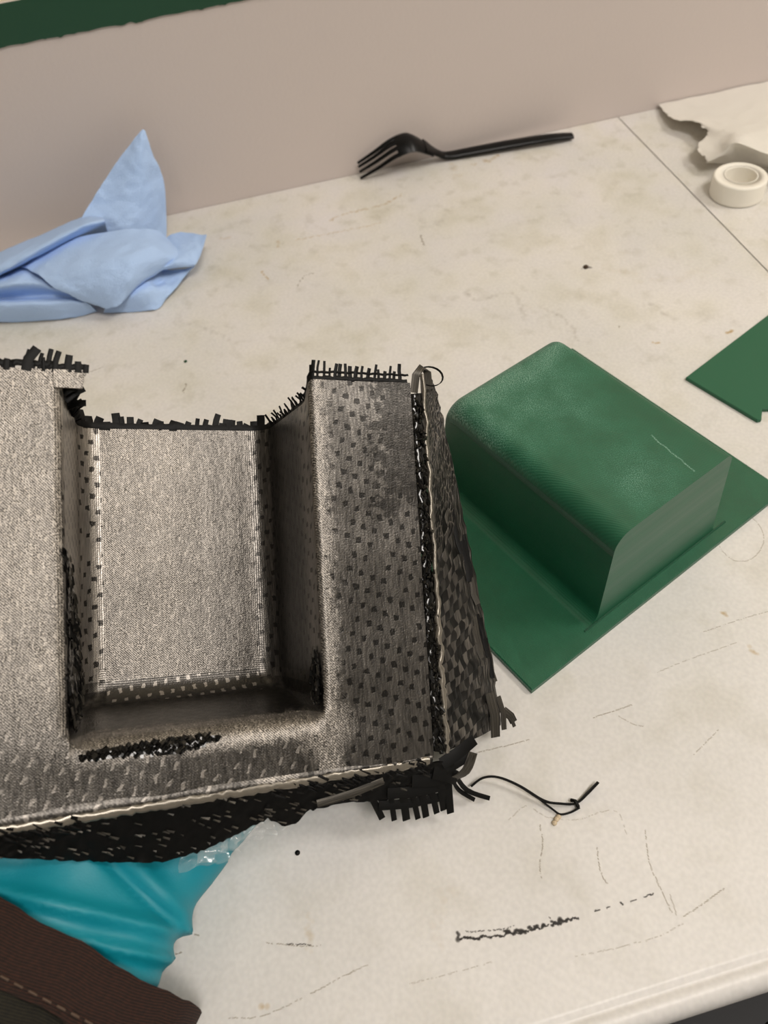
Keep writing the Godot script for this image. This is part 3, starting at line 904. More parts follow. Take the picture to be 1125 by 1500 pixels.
func carbon_material() -> StandardMaterial3D:
	var w := 2048
	var h := 1024
	var S: float = prof_s[-1][0]
	var f0 := 0.0                                      # the pocket's floor in arc lengths
	var f1 := 0.0
	var tf := 0.0
	var te := 0.0                                      # where its end wall rolls over into the flange
	for q in prof_s:
		if q[2] > 0.9995:
			f0 = q[0] if f0 == 0.0 else f0
			f1 = q[0]
	for q in prof_t:
		if q[2] > 0.9995:
			tf = q[0]
		if q[2] > 0.16:
			te = q[0]
	var s1 := 0.0425
	var s2 := S - s1
	var streak := noise_bytes(w, h, 61, 0.16, 3, w, h / 7)
	var speck := noise_bytes(w, h, 62, 0.24, 2)
	var big := noise_bytes(w, h, 63, 0.006, 3)
	var mid := noise_bytes(w, h, 64, 0.04, 3)
	var buf := PackedByteArray()
	buf.resize(w * h * 3)
	var hb := PackedByteArray()
	hb.resize(w * h)
	var rb := PackedByteArray()
	rb.resize(w * h)
	for y in h:
		var t := SKIN.y * y / h - 0.002
		for x in w:
			var i := y * w + x
			var s := SKIN.x * x / w
			var n_st := streak[i] / 255.0
			var n_sp := speck[i] / 255.0
			var n_big := big[i] / 255.0
			var n_mid := mid[i] / 255.0
			var pocket := s > POCKET_AT
			s = s - POCKET_AT + 0.036 if pocket else s - 0.002
			# reflected sheen painted in with chalky print lines, and how bare the tows lie
			var sheen_film := 0.0
			var steps := 0.0
			var squares := 1.0
			var ruff := 0.02 * (n_mid - 0.5) + 0.008 * (n_big - 0.5)
			if not pocket:
				if s < 0.046:
					sheen_film = 1.0 - 0.78 * smoothstep(0.098, 0.136, t + ruff + 0.25 * (0.02 - s))
					sheen_film = lerpf(sheen_film, maxf(0.16, 1.0 - smoothstep(0.1335, 0.1385, t + 0.25 * ruff)), smoothstep(0.034, 0.062, s) if t > 0.127 else 0.0)
					squares = 0.25
					steps = 0.9 * smoothstep(0.0385, 0.0405, s) if t > 0.006 and t < 0.125 else 0.0
				elif s > 0.128:
					sheen_film = 0.75 * (1.0 - smoothstep(0.1345, 0.1405, s + 0.4 * ruff))
					squares = 1.0 - sheen_film
					sheen_film = maxf(sheen_film, 0.9 * (1.0 - smoothstep(0.004, 0.017, Vector2(s - 0.130, t - 0.131).length() + 0.4 * ruff)))
				else:
					sheen_film = maxf(0.16 * (1.0 - smoothstep(0.11, 0.128, s)), 1.0 - smoothstep(0.1335, 0.1385, t + 0.25 * ruff))
					sheen_film = lerpf(1.0 - 0.78 * smoothstep(0.098, 0.136, t + ruff + 0.25 * (0.02 - s)), sheen_film, smoothstep(0.034, 0.062, s))
					sheen_film = maxf(sheen_film, 0.9 * (1.0 - smoothstep(0.004, 0.017, Vector2(s - 0.130, t - 0.131).length() + 0.4 * ruff)))
					squares = lerpf(0.2, 0.9, smoothstep(0.11, 0.13, s))
			else:
				if s > f0 and s < f1 and t < tf:
					sheen_film = 0.9 - 0.45 * smoothstep(f0 + 0.02, f1 - 0.004, s)
					squares = 0.45 * smoothstep(f0 + 0.02, f1, s)
				elif t > tf + 0.004:
					sheen_film = 0.04 + 0.75 * smoothstep(te - 0.007, te + 0.002, t + 0.3 * ruff)
					squares = 0.35
				else:
					sheen_film = 0.16 if s < f0 else 0.03
					squares = 0.95
				if t < tf:
					for e in [s1 + 0.0005, f0 - 0.001, f1 + 0.001]:
						steps = maxf(steps, 1.0 - absf(s - e) / 0.0045)
				if s > f0 - 0.003 and s < f1 + 0.003:
					steps = maxf(steps, 0.8 - absf(t - tf - 0.001) / 0.004)
			sheen_film = clampf(sheen_film * (0.72 + 0.55 * n_big), 0, 1)
			# five-end satin: one dark crossing in five
			var jx := (n_mid - 0.5) * 0.0013
			var gx := (s + jx) / 0.0023
			var gy := (t + s * 0.12 + jx) / 0.0025
			var cx := int(floor(gx))
			var cy := int(floor(gy))
			var fx := gx - cx
			var fy := gy - cy
			var cross := posmod(cx * 2 + cy, 5) == 0 and fx > 0.06 and fx < 0.94 and fy > 0.06 and fy < 0.94 and hash01(cx, cy) > 0.10
			var g := 0.345 + 0.20 * (n_st - 0.5) + 0.05 * (hash01(cx, 7) - 0.5)
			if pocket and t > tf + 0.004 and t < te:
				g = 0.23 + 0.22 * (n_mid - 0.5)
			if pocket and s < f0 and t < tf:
				g += 0.24  # left pocket wall lifted in colour as if lit
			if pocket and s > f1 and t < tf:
				g += 0.22 * smoothstep(s2 - 0.024, s2 - 0.006, s + 0.2 * ruff) - 0.10 * smoothstep(f1, f1 + 0.02, s)  # right wall's shade put into the colour, paler near its lip
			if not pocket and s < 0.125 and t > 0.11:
				g -= 0.07 * smoothstep(0.11, 0.14, t) * (1.0 - sheen_film)
			if cross:
				g = lerpf(g, 0.145 + 0.05 * n_sp, squares)
			if not pocket and s > 0.158 + 0.02 * (n_mid - 0.5) and t < 0.050 + 0.05 * (n_big - 0.5):
				g = 0.19 + 0.22 * n_st * n_mid
			var line := 0.5 + 0.5 * sin(TAU * (s - t) / 0.00098 + 4.0 * n_big)
			g += sheen_film * (0.21 + 0.52 * (line - 0.5) * (0.35 + 0.9 * n_big))
			# chalky and resin specks with painted sparkle; small upright ticks where tows dip under
			var white := 0.0
			if n_sp > 0.54:
				white = sheen_film * smoothstep(0.54, 0.70, n_sp) * clampf(1.9 * n_mid - 0.25, 0.0, 1.0)
			if n_sp < 0.36 and sheen_film > 0.3:
				g *= 0.72
			if posmod(cx * 2 + cy, 5) == 0 and fx > 0.72 and fy > 0.1 and fy < 0.85 and hash01(cx + 31, cy + 77) > 0.25:
				white = maxf(white, 0.75 * sheen_film)
			if not pocket and t > 0.118 and sheen_film < 0.6 and posmod(cx * 2 + cy, 5) == 0 and hash01(cx + 3, cy) > 0.2 and s < 0.128 and fx + fy * 0.5 > 0.45 and fx + fy * 0.5 < 0.95:
				white = maxf(white, 0.45)
			if pocket and t > tf + 0.0005 and t < tf + 0.012 and s > f0 and s < f1:
				g = 0.27
				if posmod(cx * 2 + cy, 4) == 0 and fx > 0.2 and fx < 0.85 and fy > 0.1 and fy < 0.9:
					white = 0.55
			if steps > 0.0:
				var st := 0.5 + 0.5 * sin(TAU * (s if absf(t - tf) > 0.005 or s < f0 - 0.003 else t) / 0.00088 + 2.5 * n_big)
				g += 0.38 * steps * (st - 0.42) * (0.5 + n_st)
				steps *= st
			if n_mid > 0.80 and n_sp > 0.5 and sheen_film > 0.4:
				g *= 0.35
			g = clampf(lerpf(g, 0.86, white), 0.03, 0.9)
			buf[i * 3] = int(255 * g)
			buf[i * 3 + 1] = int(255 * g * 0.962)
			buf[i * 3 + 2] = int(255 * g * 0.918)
			var hh := 0.42 + 0.25 * (n_st - 0.5) + 0.30 * (n_sp - 0.5) + sheen_film * 0.4 * (line - 0.5) + 0.25 * steps
			if cross:
				hh -= 0.12
			hb[i] = int(255 * clampf(hh + white * 0.2, 0, 1))
			rb[i] = int(255 * clampf(0.34 + 0.14 * sheen_film + 0.1 * (n_sp - 0.5) + 0.15 * white, 0, 1))
	var m := mat(Color.WHITE, 1.0, 0.82)
	m.albedo_texture = tex(Image.create_from_data(w, h, false, Image.FORMAT_RGB8, buf))
	m.heightmap_enabled = true
	m.heightmap_texture = tex(Image.create_from_data(w, h, false, Image.FORMAT_L8, hb))
	m.heightmap_scale = 0.022
	m.roughness_texture = tex(Image.create_from_data(w, h, false, Image.FORMAT_L8, rb))
	m.texture_repeat = false
	return m


func carbon_part() -> void:
	var root := thing("carbon_fiber_moulding", "dark grey woven carbon fibre moulding with a deep pocket and frayed black edges, held up by the gloved hand", "moulding", L(0.087, 0.128, 0.062))
	var S: float = prof_s[-1][0]
	var s := Shape.new()
	var rows := []
	var uvs := []
	var warp := noise(71, 18.0, 2)
	for j in prof_t.size():
		var r := []
		var uu := []
		for i in prof_s.size():
			var q := inner(i, j)
			q.z += 0.0006 * warp.get_noise_2d(q.x, q.y)
			r.append(L(q.x, q.y, q.z))
			uu.append(skin_uv(i, j, false))
		rows.append(r)
		uvs.append(uu)
	s.grid(rows, 0.0014, uvs, 1.0)
	# the flange takes its own part of the picture
	var wide := prof_s.size()
	var again := {}
	for j in prof_t.size() - 1:
		for i in wide - 1:
			var deep := 0.0
			for d in [[0, 0], [1, 0], [0, 1], [1, 1]]:
				deep = maxf(deep, prof_s[i + d[0]][2] * prof_t[j + d[1]][2])
			if deep > 0.035:
				continue
			var at := (j * (wide - 1) + i) * 6
			for k in 6:
				var q := s.ix[at + k]
				if not again.has(q):
					again[q] = s.vert(s.p[q], s.n[q], skin_uv(q % wide, q / wide, true))
				s.ix[at + k] = again[q]
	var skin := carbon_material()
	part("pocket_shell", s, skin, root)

	# the strip of flange that runs on past the top of the left wall
	rows = []
	uvs = []
	for j in 6:
		var r := []
		var uu := []
		for i in 9:
			var x := lerpf(0.0400, 0.0512 - 0.0022 * j / 5.0 + 0.0006 * warp.get_noise_2d(j * 0.03, 4.0), i / 8.0)
			var y := lerpf(0.0, 0.0064, j / 5.0)
			r.append(L(x, y, -0.0002 + 0.0007 * i / 8.0))
			uu.append(Vector2(0.026 + (x - 0.04), y + 0.02) / SKIN)
		rows.append(r)
		uvs.append(uu)
	s = Shape.new()
	s.grid(rows, 0.0012, uvs, 1.0)
	part("flange_strip", s, skin, root)

	# right-hand edge: a crumpled black bead, a pale ridge, then the loose woven flap
	var bead := []
	var ridge := []
	var ra := []
	var rb := []
	var rc := []
	var f := noise(72, 260.0, 3)
	for k in 90:
		var t := k / 89.0
		var y := lerpf(0.004, 0.1470, t)
		var wob := f.get_noise_1d(y)
		bead.append(L(0.1768 + 0.0006 * wob, y, 0.0014 + 0.0006 * f.get_noise_1d(y + 5.0)))
		ra.append(0.0026 + 0.0010 * f.get_noise_1d(y * 1.7 + 9.0))
		rb.append(0.0013 + 0.0011 * f.get_noise_1d(y * 2.1 + 3.0))
		ridge.append(L(0.1800 + 0.0012 * f.get_noise_1d(y * 0.4 + 2.0) - 0.0004 * t, lerpf(-0.004, 0.1480, t), 0.0004))
		rc.append(0.0006 + 0.0007 * absf(f.get_noise_1d(y * 1.3 + 20.0)) + 0.0009 * smoothstep(0.45, 0.7, t) * (0.6 + f.get_noise_1d(y * 3.0)))
	var b := Shape.new()
	b.sweep(bead, [PU], ra, rb, 10)
	var bm := part("edge_bead", b, M.resin_black, root)
	var chips := Shape.new()
	for k in 240:
		var y := rng.randf_range(0.006, 0.147)
		var q := L(0.1768 + rng.randf_range(-0.0022, 0.0024), y, 0.0012 - rng.randf_range(0.0008, 0.0019))
		chip(chips, q, (PV + PU * rng.randf_range(-0.6, 0.6)).normalized(), -PW, rng.randf_range(0.0006, 0.0016), rng.randf_range(0.0004, 0.0008))
	part("resin_glint_flake", chips, M.resin_black, bm, "stuff")
	b = Shape.new()
	b.sweep(ridge, [PU], rc, rc, 8)
	part("edge_ridge", b, M.resin_pale, root)

	# the flap: from the ridge outwards and away, its outer edge hanging lower
	var out_line := [Vector3(0.1835, -0.0060, 0.0036), Vector3(0.1876, -0.0005, 0.005), Vector3(0.1917, 0.0170, 0.0065), Vector3(0.1987, 0.0553, 0.0089), Vector3(0.2043, 0.0890, 0.0108), Vector3(0.2090, 0.1190, 0.0120), Vector3(0.2117, 0.1427, 0.0135)]
	rows = []
	uvs = []
	for k in 61:
		var t := k / 60.0
		var a := Vector3(0.1800 - 0.0004 * t, lerpf(-0.004, 0.1475, t), 0.0009)
		var g := t * (out_line.size() - 1)
		var gi := mini(int(g), out_line.size() - 2)
		var o: Vector3 = out_line[maxi(gi - 1, 0)].cubic_interpolate(out_line[gi], out_line[gi], out_line[gi + 1], 0.0) if false else out_line[gi].lerp(out_line[gi + 1], g - gi)
		o.x += 0.0010 * f.get_noise_1d(t * 0.16 + 7.0)
		var r := []
		var uu := []
		for i in 15:
			var x := i / 14.0
			var q := a.lerp(o, x)
			q.z += 0.0022 * sin(PI * x) * (0.6 - t) + 0.0009 * warp.get_noise_2d(q.x * 3.0, q.y * 3.0)
			r.append(L(q.x, q.y, q.z))
			uu.append(Vector2(x, t))
		rows.append(r)
		uvs.append(uu)
	s = Shape.new()
	s.grid(rows, 0.0009, uvs, 1.0)
	var flap := part("side_flap", s, M.weave, root)
	# tows that work loose along the flap's outer edge
	for k in 12:
		var t := rng.randf_range(0.45, 1.0)
		var g := t * (out_line.size() - 1)
		var gi := mini(int(g), out_line.size() - 2)
		var o: Vector3 = out_line[gi].lerp(out_line[gi + 1], g - gi)
		var l := rng.randf_range(0.007, 0.022)
		var inx := rng.randf_range(0.0026, 0.009)
		var path := []
		for j in 5:
			var x := j / 4.0
			path.append(L(o.x - inx + 0.003 * x * rng.randf_range(0.6, 1.0), o.y - l * (1.0 - x) * 0.9 + 0.002, o.z - 0.0004 - inx * 0.35 + 0.0003 * sin(PI * x)))
		ribbon(flap, "loose_tow", path, PU, rng.randf_range(0.0007, 0.0013), 0.00018, M.tow_grey if rng.randf() < 0.55 else M.tow_black)
	# the split end at the flap's lower corner
	for q in [[0.2045, 0.128, 0.0105, 0.2065, 0.1465, 0.0120, 0.0022], [0.2085, 0.130, 0.0110, 0.2110, 0.1440, 0.0125, 0.0012], [0.2110, 0.136, 0.0118, 0.2160, 0.1415, 0.0130, 0.0018], [0.2120, 0.1375, 0.0125, 0.2165, 0.1435, 0.0135, 0.0008]]:
		ribbon(flap, "split_tow", [L(q[0], q[1], q[2] - 0.002), L((q[0] + q[3]) / 2 + 0.0006, (q[1] + q[4]) / 2, (q[2] + q[5]) / 2 - 0.0028), L(q[3], q[4], q[5] - 0.002)], PU, q[6], 0.0002, M.tow_grey)
	# a tow that curls over in a loop at the top of the flap
	var loop := []
	for k in 15:
		var g := -2.6 + k / 14.0 * 4.6
		loop.append(L(0.1838 + 0.0058 * cos(g) , -0.0035 + 0.0042 * sin(g), 0.002 - 0.0012 * k / 14.0))
	ribbon(root, "tow_loop", loop, -PW, 0.0006, 0.00018, M.tow_black)
	ribbon(root, "tow_loop", [L(0.1755, 0.004, 0.0), L(0.1765, -0.003, -0.001), L(0.1792, -0.0065, -0.0012), L(0.1822, -0.0045, 0.0), L(0.1828, 0.002, 0.001)], PU, 0.0017, 0.0002, M.tow_grey)

	# bottom edge: pale rolled bead over a black torn lip
	bead = []
	ra = []
	rb = []
	for k in 110:
		var t := k / 109.0
		var x := lerpf(-0.002, 0.172, t)
		bead.append(L(x, 0.1530 - 0.0030 * t + 0.0005 * f.get_noise_1d(x + 3.0), 0.0006))
		ra.append(0.0019 + 0.0007 * f.get_noise_1d(x * 1.4 + 11.0))
		rb.append(0.0012 + 0.0005 * f.get_noise_1d(x * 1.9 + 13.0))
	b = Shape.new()
	b.sweep(bead, [PV], ra, rb, 10)
	part("bottom_bead", b, M.resin_pale, root)
	rows = []
	uvs = []
	for j in 6:
		var r := []
		var uu := []
		for k in 90:
			var t := k / 89.0
			var x := lerpf(-0.002, 0.1735, t)
			var y := lerpf(0.1478, 0.1538 - 0.0030 * t, j / 5.0)
			r.append(L(x, y, 0.0002 - 0.0009 * sin(PI * j / 5.0) * (0.8 + 0.3 * f.get_noise_1d(x * 0.8)) + 0.0004 * j / 5.0))
			uu.append(Vector2((0.05 + 0.75 * x) / 0.40, (0.1435 + 0.004 * j / 5.0) / 0.20))
		rows.append(r)
		uvs.append(uu)
	s = Shape.new()
	s.grid(rows, 0.0012, uvs, 1.0)
	part("rolled_edge", s, skin, root)
	var low := [Vector2(-0.002, 0.1615), Vector2(0.0203, 0.1629), Vector2(0.0326, 0.1660), Vector2(0.0524, 0.1715), Vector2(0.0729, 0.1760), Vector2(0.0864, 0.1738), Vector2(0.0985, 0.1690), Vector2(0.1092, 0.1645), Vector2(0.1150, 0.1690), Vector2(0.1200, 0.1690), Vector2(0.1237, 0.1640), Vector2(0.1401, 0.1632), Vector2(0.1542, 0.1650), Vector2(0.1720, 0.1660), Vector2(0.1830, 0.1640)]
	rows = []
	uvs = []
	for j in 10:
		var x := j / 9.0
		var r := []
		var uu := []
		for k in 141:
			var u := lerpf(-0.002, 0.183, k / 140.0)
			var i := 0
			while i < low.size() - 2 and low[i + 1].x < u:
				i += 1
			var y1: float = lerpf(low[i].y, low[i + 1].y, clampf((u - low[i].x) / (low[i + 1].x - low[i].x), 0, 1)) + 0.0009 * f.get_noise_1d(u * 2.0)
			var y0 := 0.1548 - 0.0036 * (u / 0.174)
			y1 -= 0.115 * (y1 - y0)
			var y := lerpf(y0, y1, x)
			r.append(L(u, y, 0.0006 + (y - y0) * 0.38 + 0.0008 * f.get_noise_2d(u * 0.7, x * 0.02)))
			uu.append(Vector2(u / 0.03, y / 0.03))
		rows.append(r)
		uvs.append(uu)
	s = Shape.new()
	s.grid(rows, 0.0010, uvs, 1.0)
	var lip := part("torn_lip", s, M.tow_black, root)
	chips = Shape.new()
	for k in 150:
		var u := rng.randf_range(0.0, 0.172)
		var x := rng.randf()
		var r: Array = rows[int(x * 9)]
		var q: Vector3 = r[clampi(int((u + 0.002) / 0.185 * 140), 0, 140)]
		chip(chips, q - PW * 0.0003, (PU * rng.randf_range(0.6, 1.0) + PV * rng.randf_range(0.2, 0.7)).normalized(), (-PW + PV * 0.8).normalized(), rng.randf_range(0.0006, 0.0018), rng.randf_range(0.0002, 0.0005))
	part("resin_glint_flake", chips, M.tow_grey, lip, "stuff")  # grey flakes stand in for glints on the black lip
	chips = Shape.new()
	for k in 150:
		var u := rng.randf_range(0.0, 0.045) if k % 2 else rng.randf_range(0.11, 0.172)
		var q := L(u, 0.1535 - 0.0030 * u / 0.172 + rng.randf_range(-0.001, 0.0035), -0.0004 + rng.randf_range(0.0, 0.001))
		chip(chips, q, (PU + PV * rng.randf_range(0.2, 0.7)).normalized(), -PW, rng.randf_range(0.0010, 0.0022), rng.randf_range(0.0003, 0.0006))
	part("fiber_crumb", chips, M.tow_black, lip, "stuff")

	# lower right corner: a woven tail of tows that droops to the bench
	var tail := [[Vector3(0.150, 0.1570, 0.0030), Vector3(0.1485, 0.1600, 0.0040), Vector3(0.1542, 0.1708, 0.0082)], [Vector3(0.157, 0.1565, 0.0030), Vector3(0.157, 0.163, 0.0045), Vector3(0.1590, 0.1722, 0.0080)], [Vector3(0.161, 0.1565, 0.0030), Vector3(0.162, 0.163, 0.0045), Vector3(0.1640, 0.1728, 0.0078)], [Vector3(0.165, 0.156, 0.003), Vector3(0.166, 0.163, 0.0045), Vector3(0.1688, 0.1730, 0.0076)], [Vector3(0.168, 0.156, 0.003), Vector3(0.170, 0.163, 0.0045), Vector3(0.1722, 0.1728, 0.0075)], [Vector3(0.172, 0.1555, 0.003), Vector3(0.174, 0.162, 0.0045), Vector3(0.1768, 0.1720, 0.0073)], [Vector3(0.175, 0.1540, 0.002), Vector3(0.178, 0.162, 0.004), Vector3(0.1800, 0.1712, 0.0072)], [Vector3(0.177, 0.1530, 0.002), Vector3(0.181, 0.161, 0.004), Vector3(0.1826, 0.1728, 0.0071)]]
	for q in tail:
		ribbon(root, "tail_tow", [L(q[0].x, q[0].y, q[0].z), L(q[1].x, q[1].y, q[1].z), L(q[2].x, q[2].y, q[2].z)], PU, rng.randf_range(0.0011, 0.0017), 0.00025, M.tow_black)
	for q in [[Vector3(0.1775, 0.1520, 0.001), Vector3(0.1845, 0.1480, -0.001), Vector3(0.1915, 0.1440, -0.001), 0.0024, 0], [Vector3(0.1790, 0.1550, 0.002), Vector3(0.1860, 0.1520, 0.0015), Vector3(0.1905, 0.1500, 0.001), 0.0019, 0], [Vector3(0.1830, 0.1590, 0.004), Vector3(0.1880, 0.1560, 0.0015), Vector3(0.1912, 0.1492, 0.0005), 0.0021, 1], [Vector3(0.1825, 0.1580, 0.004), Vector3(0.1870, 0.1645, 0.0075), Vector3(0.1945, 0.1698, 0.0092), 0.0009, 0], [Vector3(0.1838, 0.1565, 0.004), Vector3(0.1905, 0.1650, 0.0075), Vector3(0.2010, 0.1700, 0.0085), 0.0010, 0], [Vector3(0.1740, 0.1545, 0.0015), Vector3(0.1800, 0.1565, 0.002), Vector3(0.1850, 0.1590, 0.004), 0.0030, 0], [Vector3(0.165, 0.1570, 0.002), Vector3(0.176, 0.1580, 0.0025), Vector3(0.1838, 0.1570, 0.0035), 0.0024, 0], [Vector3(0.155, 0.1605, 0.003), Vector3(0.168, 0.1615, 0.0036), Vector3(0.1810, 0.1610, 0.0042), 0.0020, 0], [Vector3(0.152, 0.1650, 0.005), Vector3(0.165, 0.1660, 0.0054), Vector3(0.1800, 0.1655, 0.0058), 0.0018, 0], [Vector3(0.1270, 0.1600, 0.002), Vector3(0.140, 0.1580, 0.001), Vector3(0.1530, 0.1550, 0.0008), 0.0014, 1]]:
		ribbon(root, "corner_tow", smooth_path([L(q[0].x, q[0].y, q[0].z), L(q[1].x, q[1].y, q[1].z), L(q[2].x, q[2].y, q[2].z)], 4), PU if absf(q[0].y - q[2].y) > absf(q[0].x - q[2].x) else PV, q[3], 0.00025, M.tow_grey if q[4] else M.tow_black)

	# frayed tow ends along the open end: a woven selvedge and stubs standing out of it
	frayed_end(root)
	# where the skin is torn off: left wall, lower lip, right corner
	var sl := 0.0425
	torn(root, [Vector2(sl - 0.0010, 0.062), Vector2(sl + 0.006, 0.063), Vector2(sl + 0.012, 0.070), Vector2(sl + 0.024, 0.078), Vector2(sl + 0.032, 0.092), Vector2(sl + 0.040, 0.106), Vector2(sl + 0.046, 0.116), Vector2(sl + 0.030, 0.124), Vector2(sl + 0.014, 0.150), Vector2(sl + 0.001, 0.120), Vector2(sl - 0.0004, 0.106), Vector2(sl + 0.003, 0.096), Vector2(sl - 0.0004, 0.088), Vector2(sl + 0.002, 0.076)], 170, Vector2(0, 1), 0.5)
	torn(root, [Vector2(0.0840, 0.1806), Vector2(0.0990, 0.1800), Vector2(0.1150, 0.1788), Vector2(0.1320, 0.1781), Vector2(0.1405, 0.1786), Vector2(0.1430, 0.1798), Vector2(0.1400, 0.1814), Vector2(0.1290, 0.1830), Vector2(0.1190, 0.1828), Vector2(0.1120, 0.1820), Vector2(0.1040, 0.1826), Vector2(0.0980, 0.1812), Vector2(0.0850, 0.1812)], 130, Vector2(1, -0.9), 0.9, 0.5)
	var sr: float = S - 0.0425
	torn(root, [Vector2(sr - 0.008, 0.104), Vector2(sr - 0.003, 0.106), Vector2(sr - 0.0015, 0.1135), Vector2(sr - 0.001, 0.122), Vector2(sr - 0.005, 0.135), Vector2(sr - 0.012, 0.140), Vector2(sr - 0.014, 0.128)], 50, Vector2(0.2, 1), 0.7)
	# shreds of clear film caught under the lip
	for k in 7:
		var u := lerpf(0.085, 0.112, k / 6.0)
		var r := []
		for j in 5:
			var row := []
			for i in 5:
				row.append(L(u - 0.006 + 0.003 * i + rng.randf_range(-0.0012, 0.0012), lerpf(0.1745, 0.1645, k / 6.0) - 0.006 + 0.0026 * j + rng.randf_range(-0.0012, 0.0012), 0.0145 - 0.0006 * k + rng.randf_range(-0.0025, 0.002)))
			r.append(row)
		s = Shape.new()
		s.grid(fine(r, 4), 0.0)
		part("clear_film", s, M.sheen_film, root)


func chip(s: Shape, at: Vector3, along: Vector3, up: Vector3, l: float, w: float) -> void:
	var d := (along - up * along.dot(up)).normalized()
	var side := d.cross(up)
	var lift := up * rng.randf_range(0.0001, 0.0007)
	var a := at - d * l - side * w
	var b := at - d * l + side * w
	var c := at + d * l + side * w + lift
	var e := at + d * l - side * w + lift * rng.randf()
	var ridge0 := at - d * l * 0.6 + up * w * 0.8
	var ridge1 := at + d * l * 0.7 + up * w * 0.8 + lift
	s.quad(a, ridge0, ridge1, e, up - side)
	s.quad(b, ridge0, ridge1, c, up + side)
	s.flat(a, b, ridge0, -d)
	s.flat(c, e, ridge1, d)


func ribbon(parent: Node3D, called: String, path: Array, side: Vector3, half: float, thick: float, m: Material) -> void:
	var s := Shape.new()
	var a := []
	for k in path.size():
		a.append(half * (1.0 - 0.12 * absf(float(k) / (path.size() - 1) - 0.3)))
	s.sweep(path, [side], a, [thick], 4)
	part(called, s, m, parent)


func frayed_end(root: Node3D) -> void:
	# selvedge bands that follow the cut: left flange, floor, right flange
	var S: float = prof_s[-1][0]
	for band in [[0.012, 0.0400, 0.0011, 0.0020], [0.094, 0.184, 0.0017, 0.0010], [0.214, S - 0.001, 0.0010, 0.0007], [0.226, S + 0.001, 0.0004, 0.0034], [0.040, 0.094, 0.0010, 0.0006], [0.180, 0.214, 0.0009, 0.0008]]:
		var path := []
		for k in 40:
			var s := lerpf(band[0], band[1], k / 39.0)
			var q := at_st(minf(s, S - 0.0005), 0.0)
			path.append(q[0] - PV * (band[3] + rng.randf_range(-0.0003, 0.0003)) - q[1] * rng.randf_range(0.0004, 0.0010))
		ribbon(root, "selvedge_tow", path, PV, band[2], 0.0004, M.tow_black)
	var s := 0.019
	while s < S - 0.002:
		var q := at_st(s, 0.0)
		var l := 0.004
		var half := 0.0008
		var lean := Vector3.ZERO
		var step := 0.0024
		if s < 0.042:
			l = 0.0025 + (0.0062 if rng.randf() < 0.35 else 0.0006) * rng.randf_range(0.5, 1.0)
			half = rng.randf_range(0.0005, 0.0012)
			step = rng.randf_range(0.0022, 0.0042)
			lean = PU * rng.randf_range(-0.1, 0.5)
		elif s < 0.094:
			l = rng.randf_range(0.002, 0.0062)
			half = rng.randf_range(0.0005, 0.0016)
			lean = PU * rng.randf_range(0.1, 1.3) - PW * rng.randf_range(0.0, 0.5)
			step = 0.0019
		elif s < 0.182:
			l = rng.randf_range(0.0032, 0.0062) + (0.0026 if rng.randf() < 0.2 else 0.0)
			half = rng.randf_range(0.0009, 0.0024)
			lean = PU * rng.randf_range(-0.15, 0.45)
			step = rng.randf_range(0.0020, 0.0046)
		elif s < 0.232:
			l = rng.randf_range(0.003, 0.0065)
			half = rng.randf_range(0.0004, 0.0008)
			lean = PU * rng.randf_range(-0.9, 0.0)
			step = 0.0021
		else:
			l = rng.randf_range(0.0052, 0.0088)
			half = rng.randf_range(0.0004, 0.0009)
			lean = PU * rng.randf_range(-0.05, 0.25)
			step = rng.randf_range(0.0017, 0.0029)
		var up: Vector3 = q[1]
		var path := []
		for k in 4:
			var x := k / 3.0
			path.append(q[0] + PV * 0.0006 - up * 0.0007 - PV * l * x + lean * l * x * x * 0.7 + up * 0.0006 * x * rng.randf_range(-1.0, 1.0))
		var side := up.cross(PV).normalized()
		ribbon(root, "tow_end", path, side, half, 0.00022, M.tow_black)
		s += step
	for q in [[0.0250, 0.0040, 0.0010, 0.1], [0.0312, 0.0082, 0.0017, 0.45], [0.0368, 0.0050, 0.0006, 0.0], [0.0404, 0.0074, 0.0010, 0.2], [0.0446, 0.0062, 0.0013, 0.1], [0.0480, 0.0040, 0.0012, 0.0], [0.0505, 0.0030, 0.0010, 0.1]]:
		var foot := L(q[0], 0.0008, 0.0004)
		ribbon(root, "tow_end", [foot, foot - PV * q[1] * 0.5 + PU * q[3] * q[1] * 0.2, foot - PV * q[1] + PU * q[3] * q[1]], PU, q[2], 0.0003, M.tow_black)
	var rim := []
	for k in 12:
		rim.append(L(lerpf(0.036, 0.0515, k / 11.0), -0.0012 + rng.randf_range(-0.0003, 0.0003), 0.0006))
	ribbon(root, "selvedge_tow", rim, PV, 0.0010, 0.0004, M.tow_black)
	# the ragged knot at the top of the left wall
	for k in 14:
		var q := at_st(rng.randf_range(0.046, 0.075), 0.0)
		var d := (PU * rng.randf_range(0.1, 1.0) - PV * rng.randf_range(-0.1, 0.7) - PW * rng.randf_range(0.0, 0.5)).normalized()
		var l := rng.randf_range(0.003, 0.0075)
		ribbon(root, "knot_tow", [q[0] + PV * 0.001, q[0] + d * l * 0.5 - PW * 0.0008, q[0] + d * l], PV.cross(d).normalized() if k % 2 else PV, rng.randf_range(0.0008, 0.0022), 0.0003, M.tow_black)


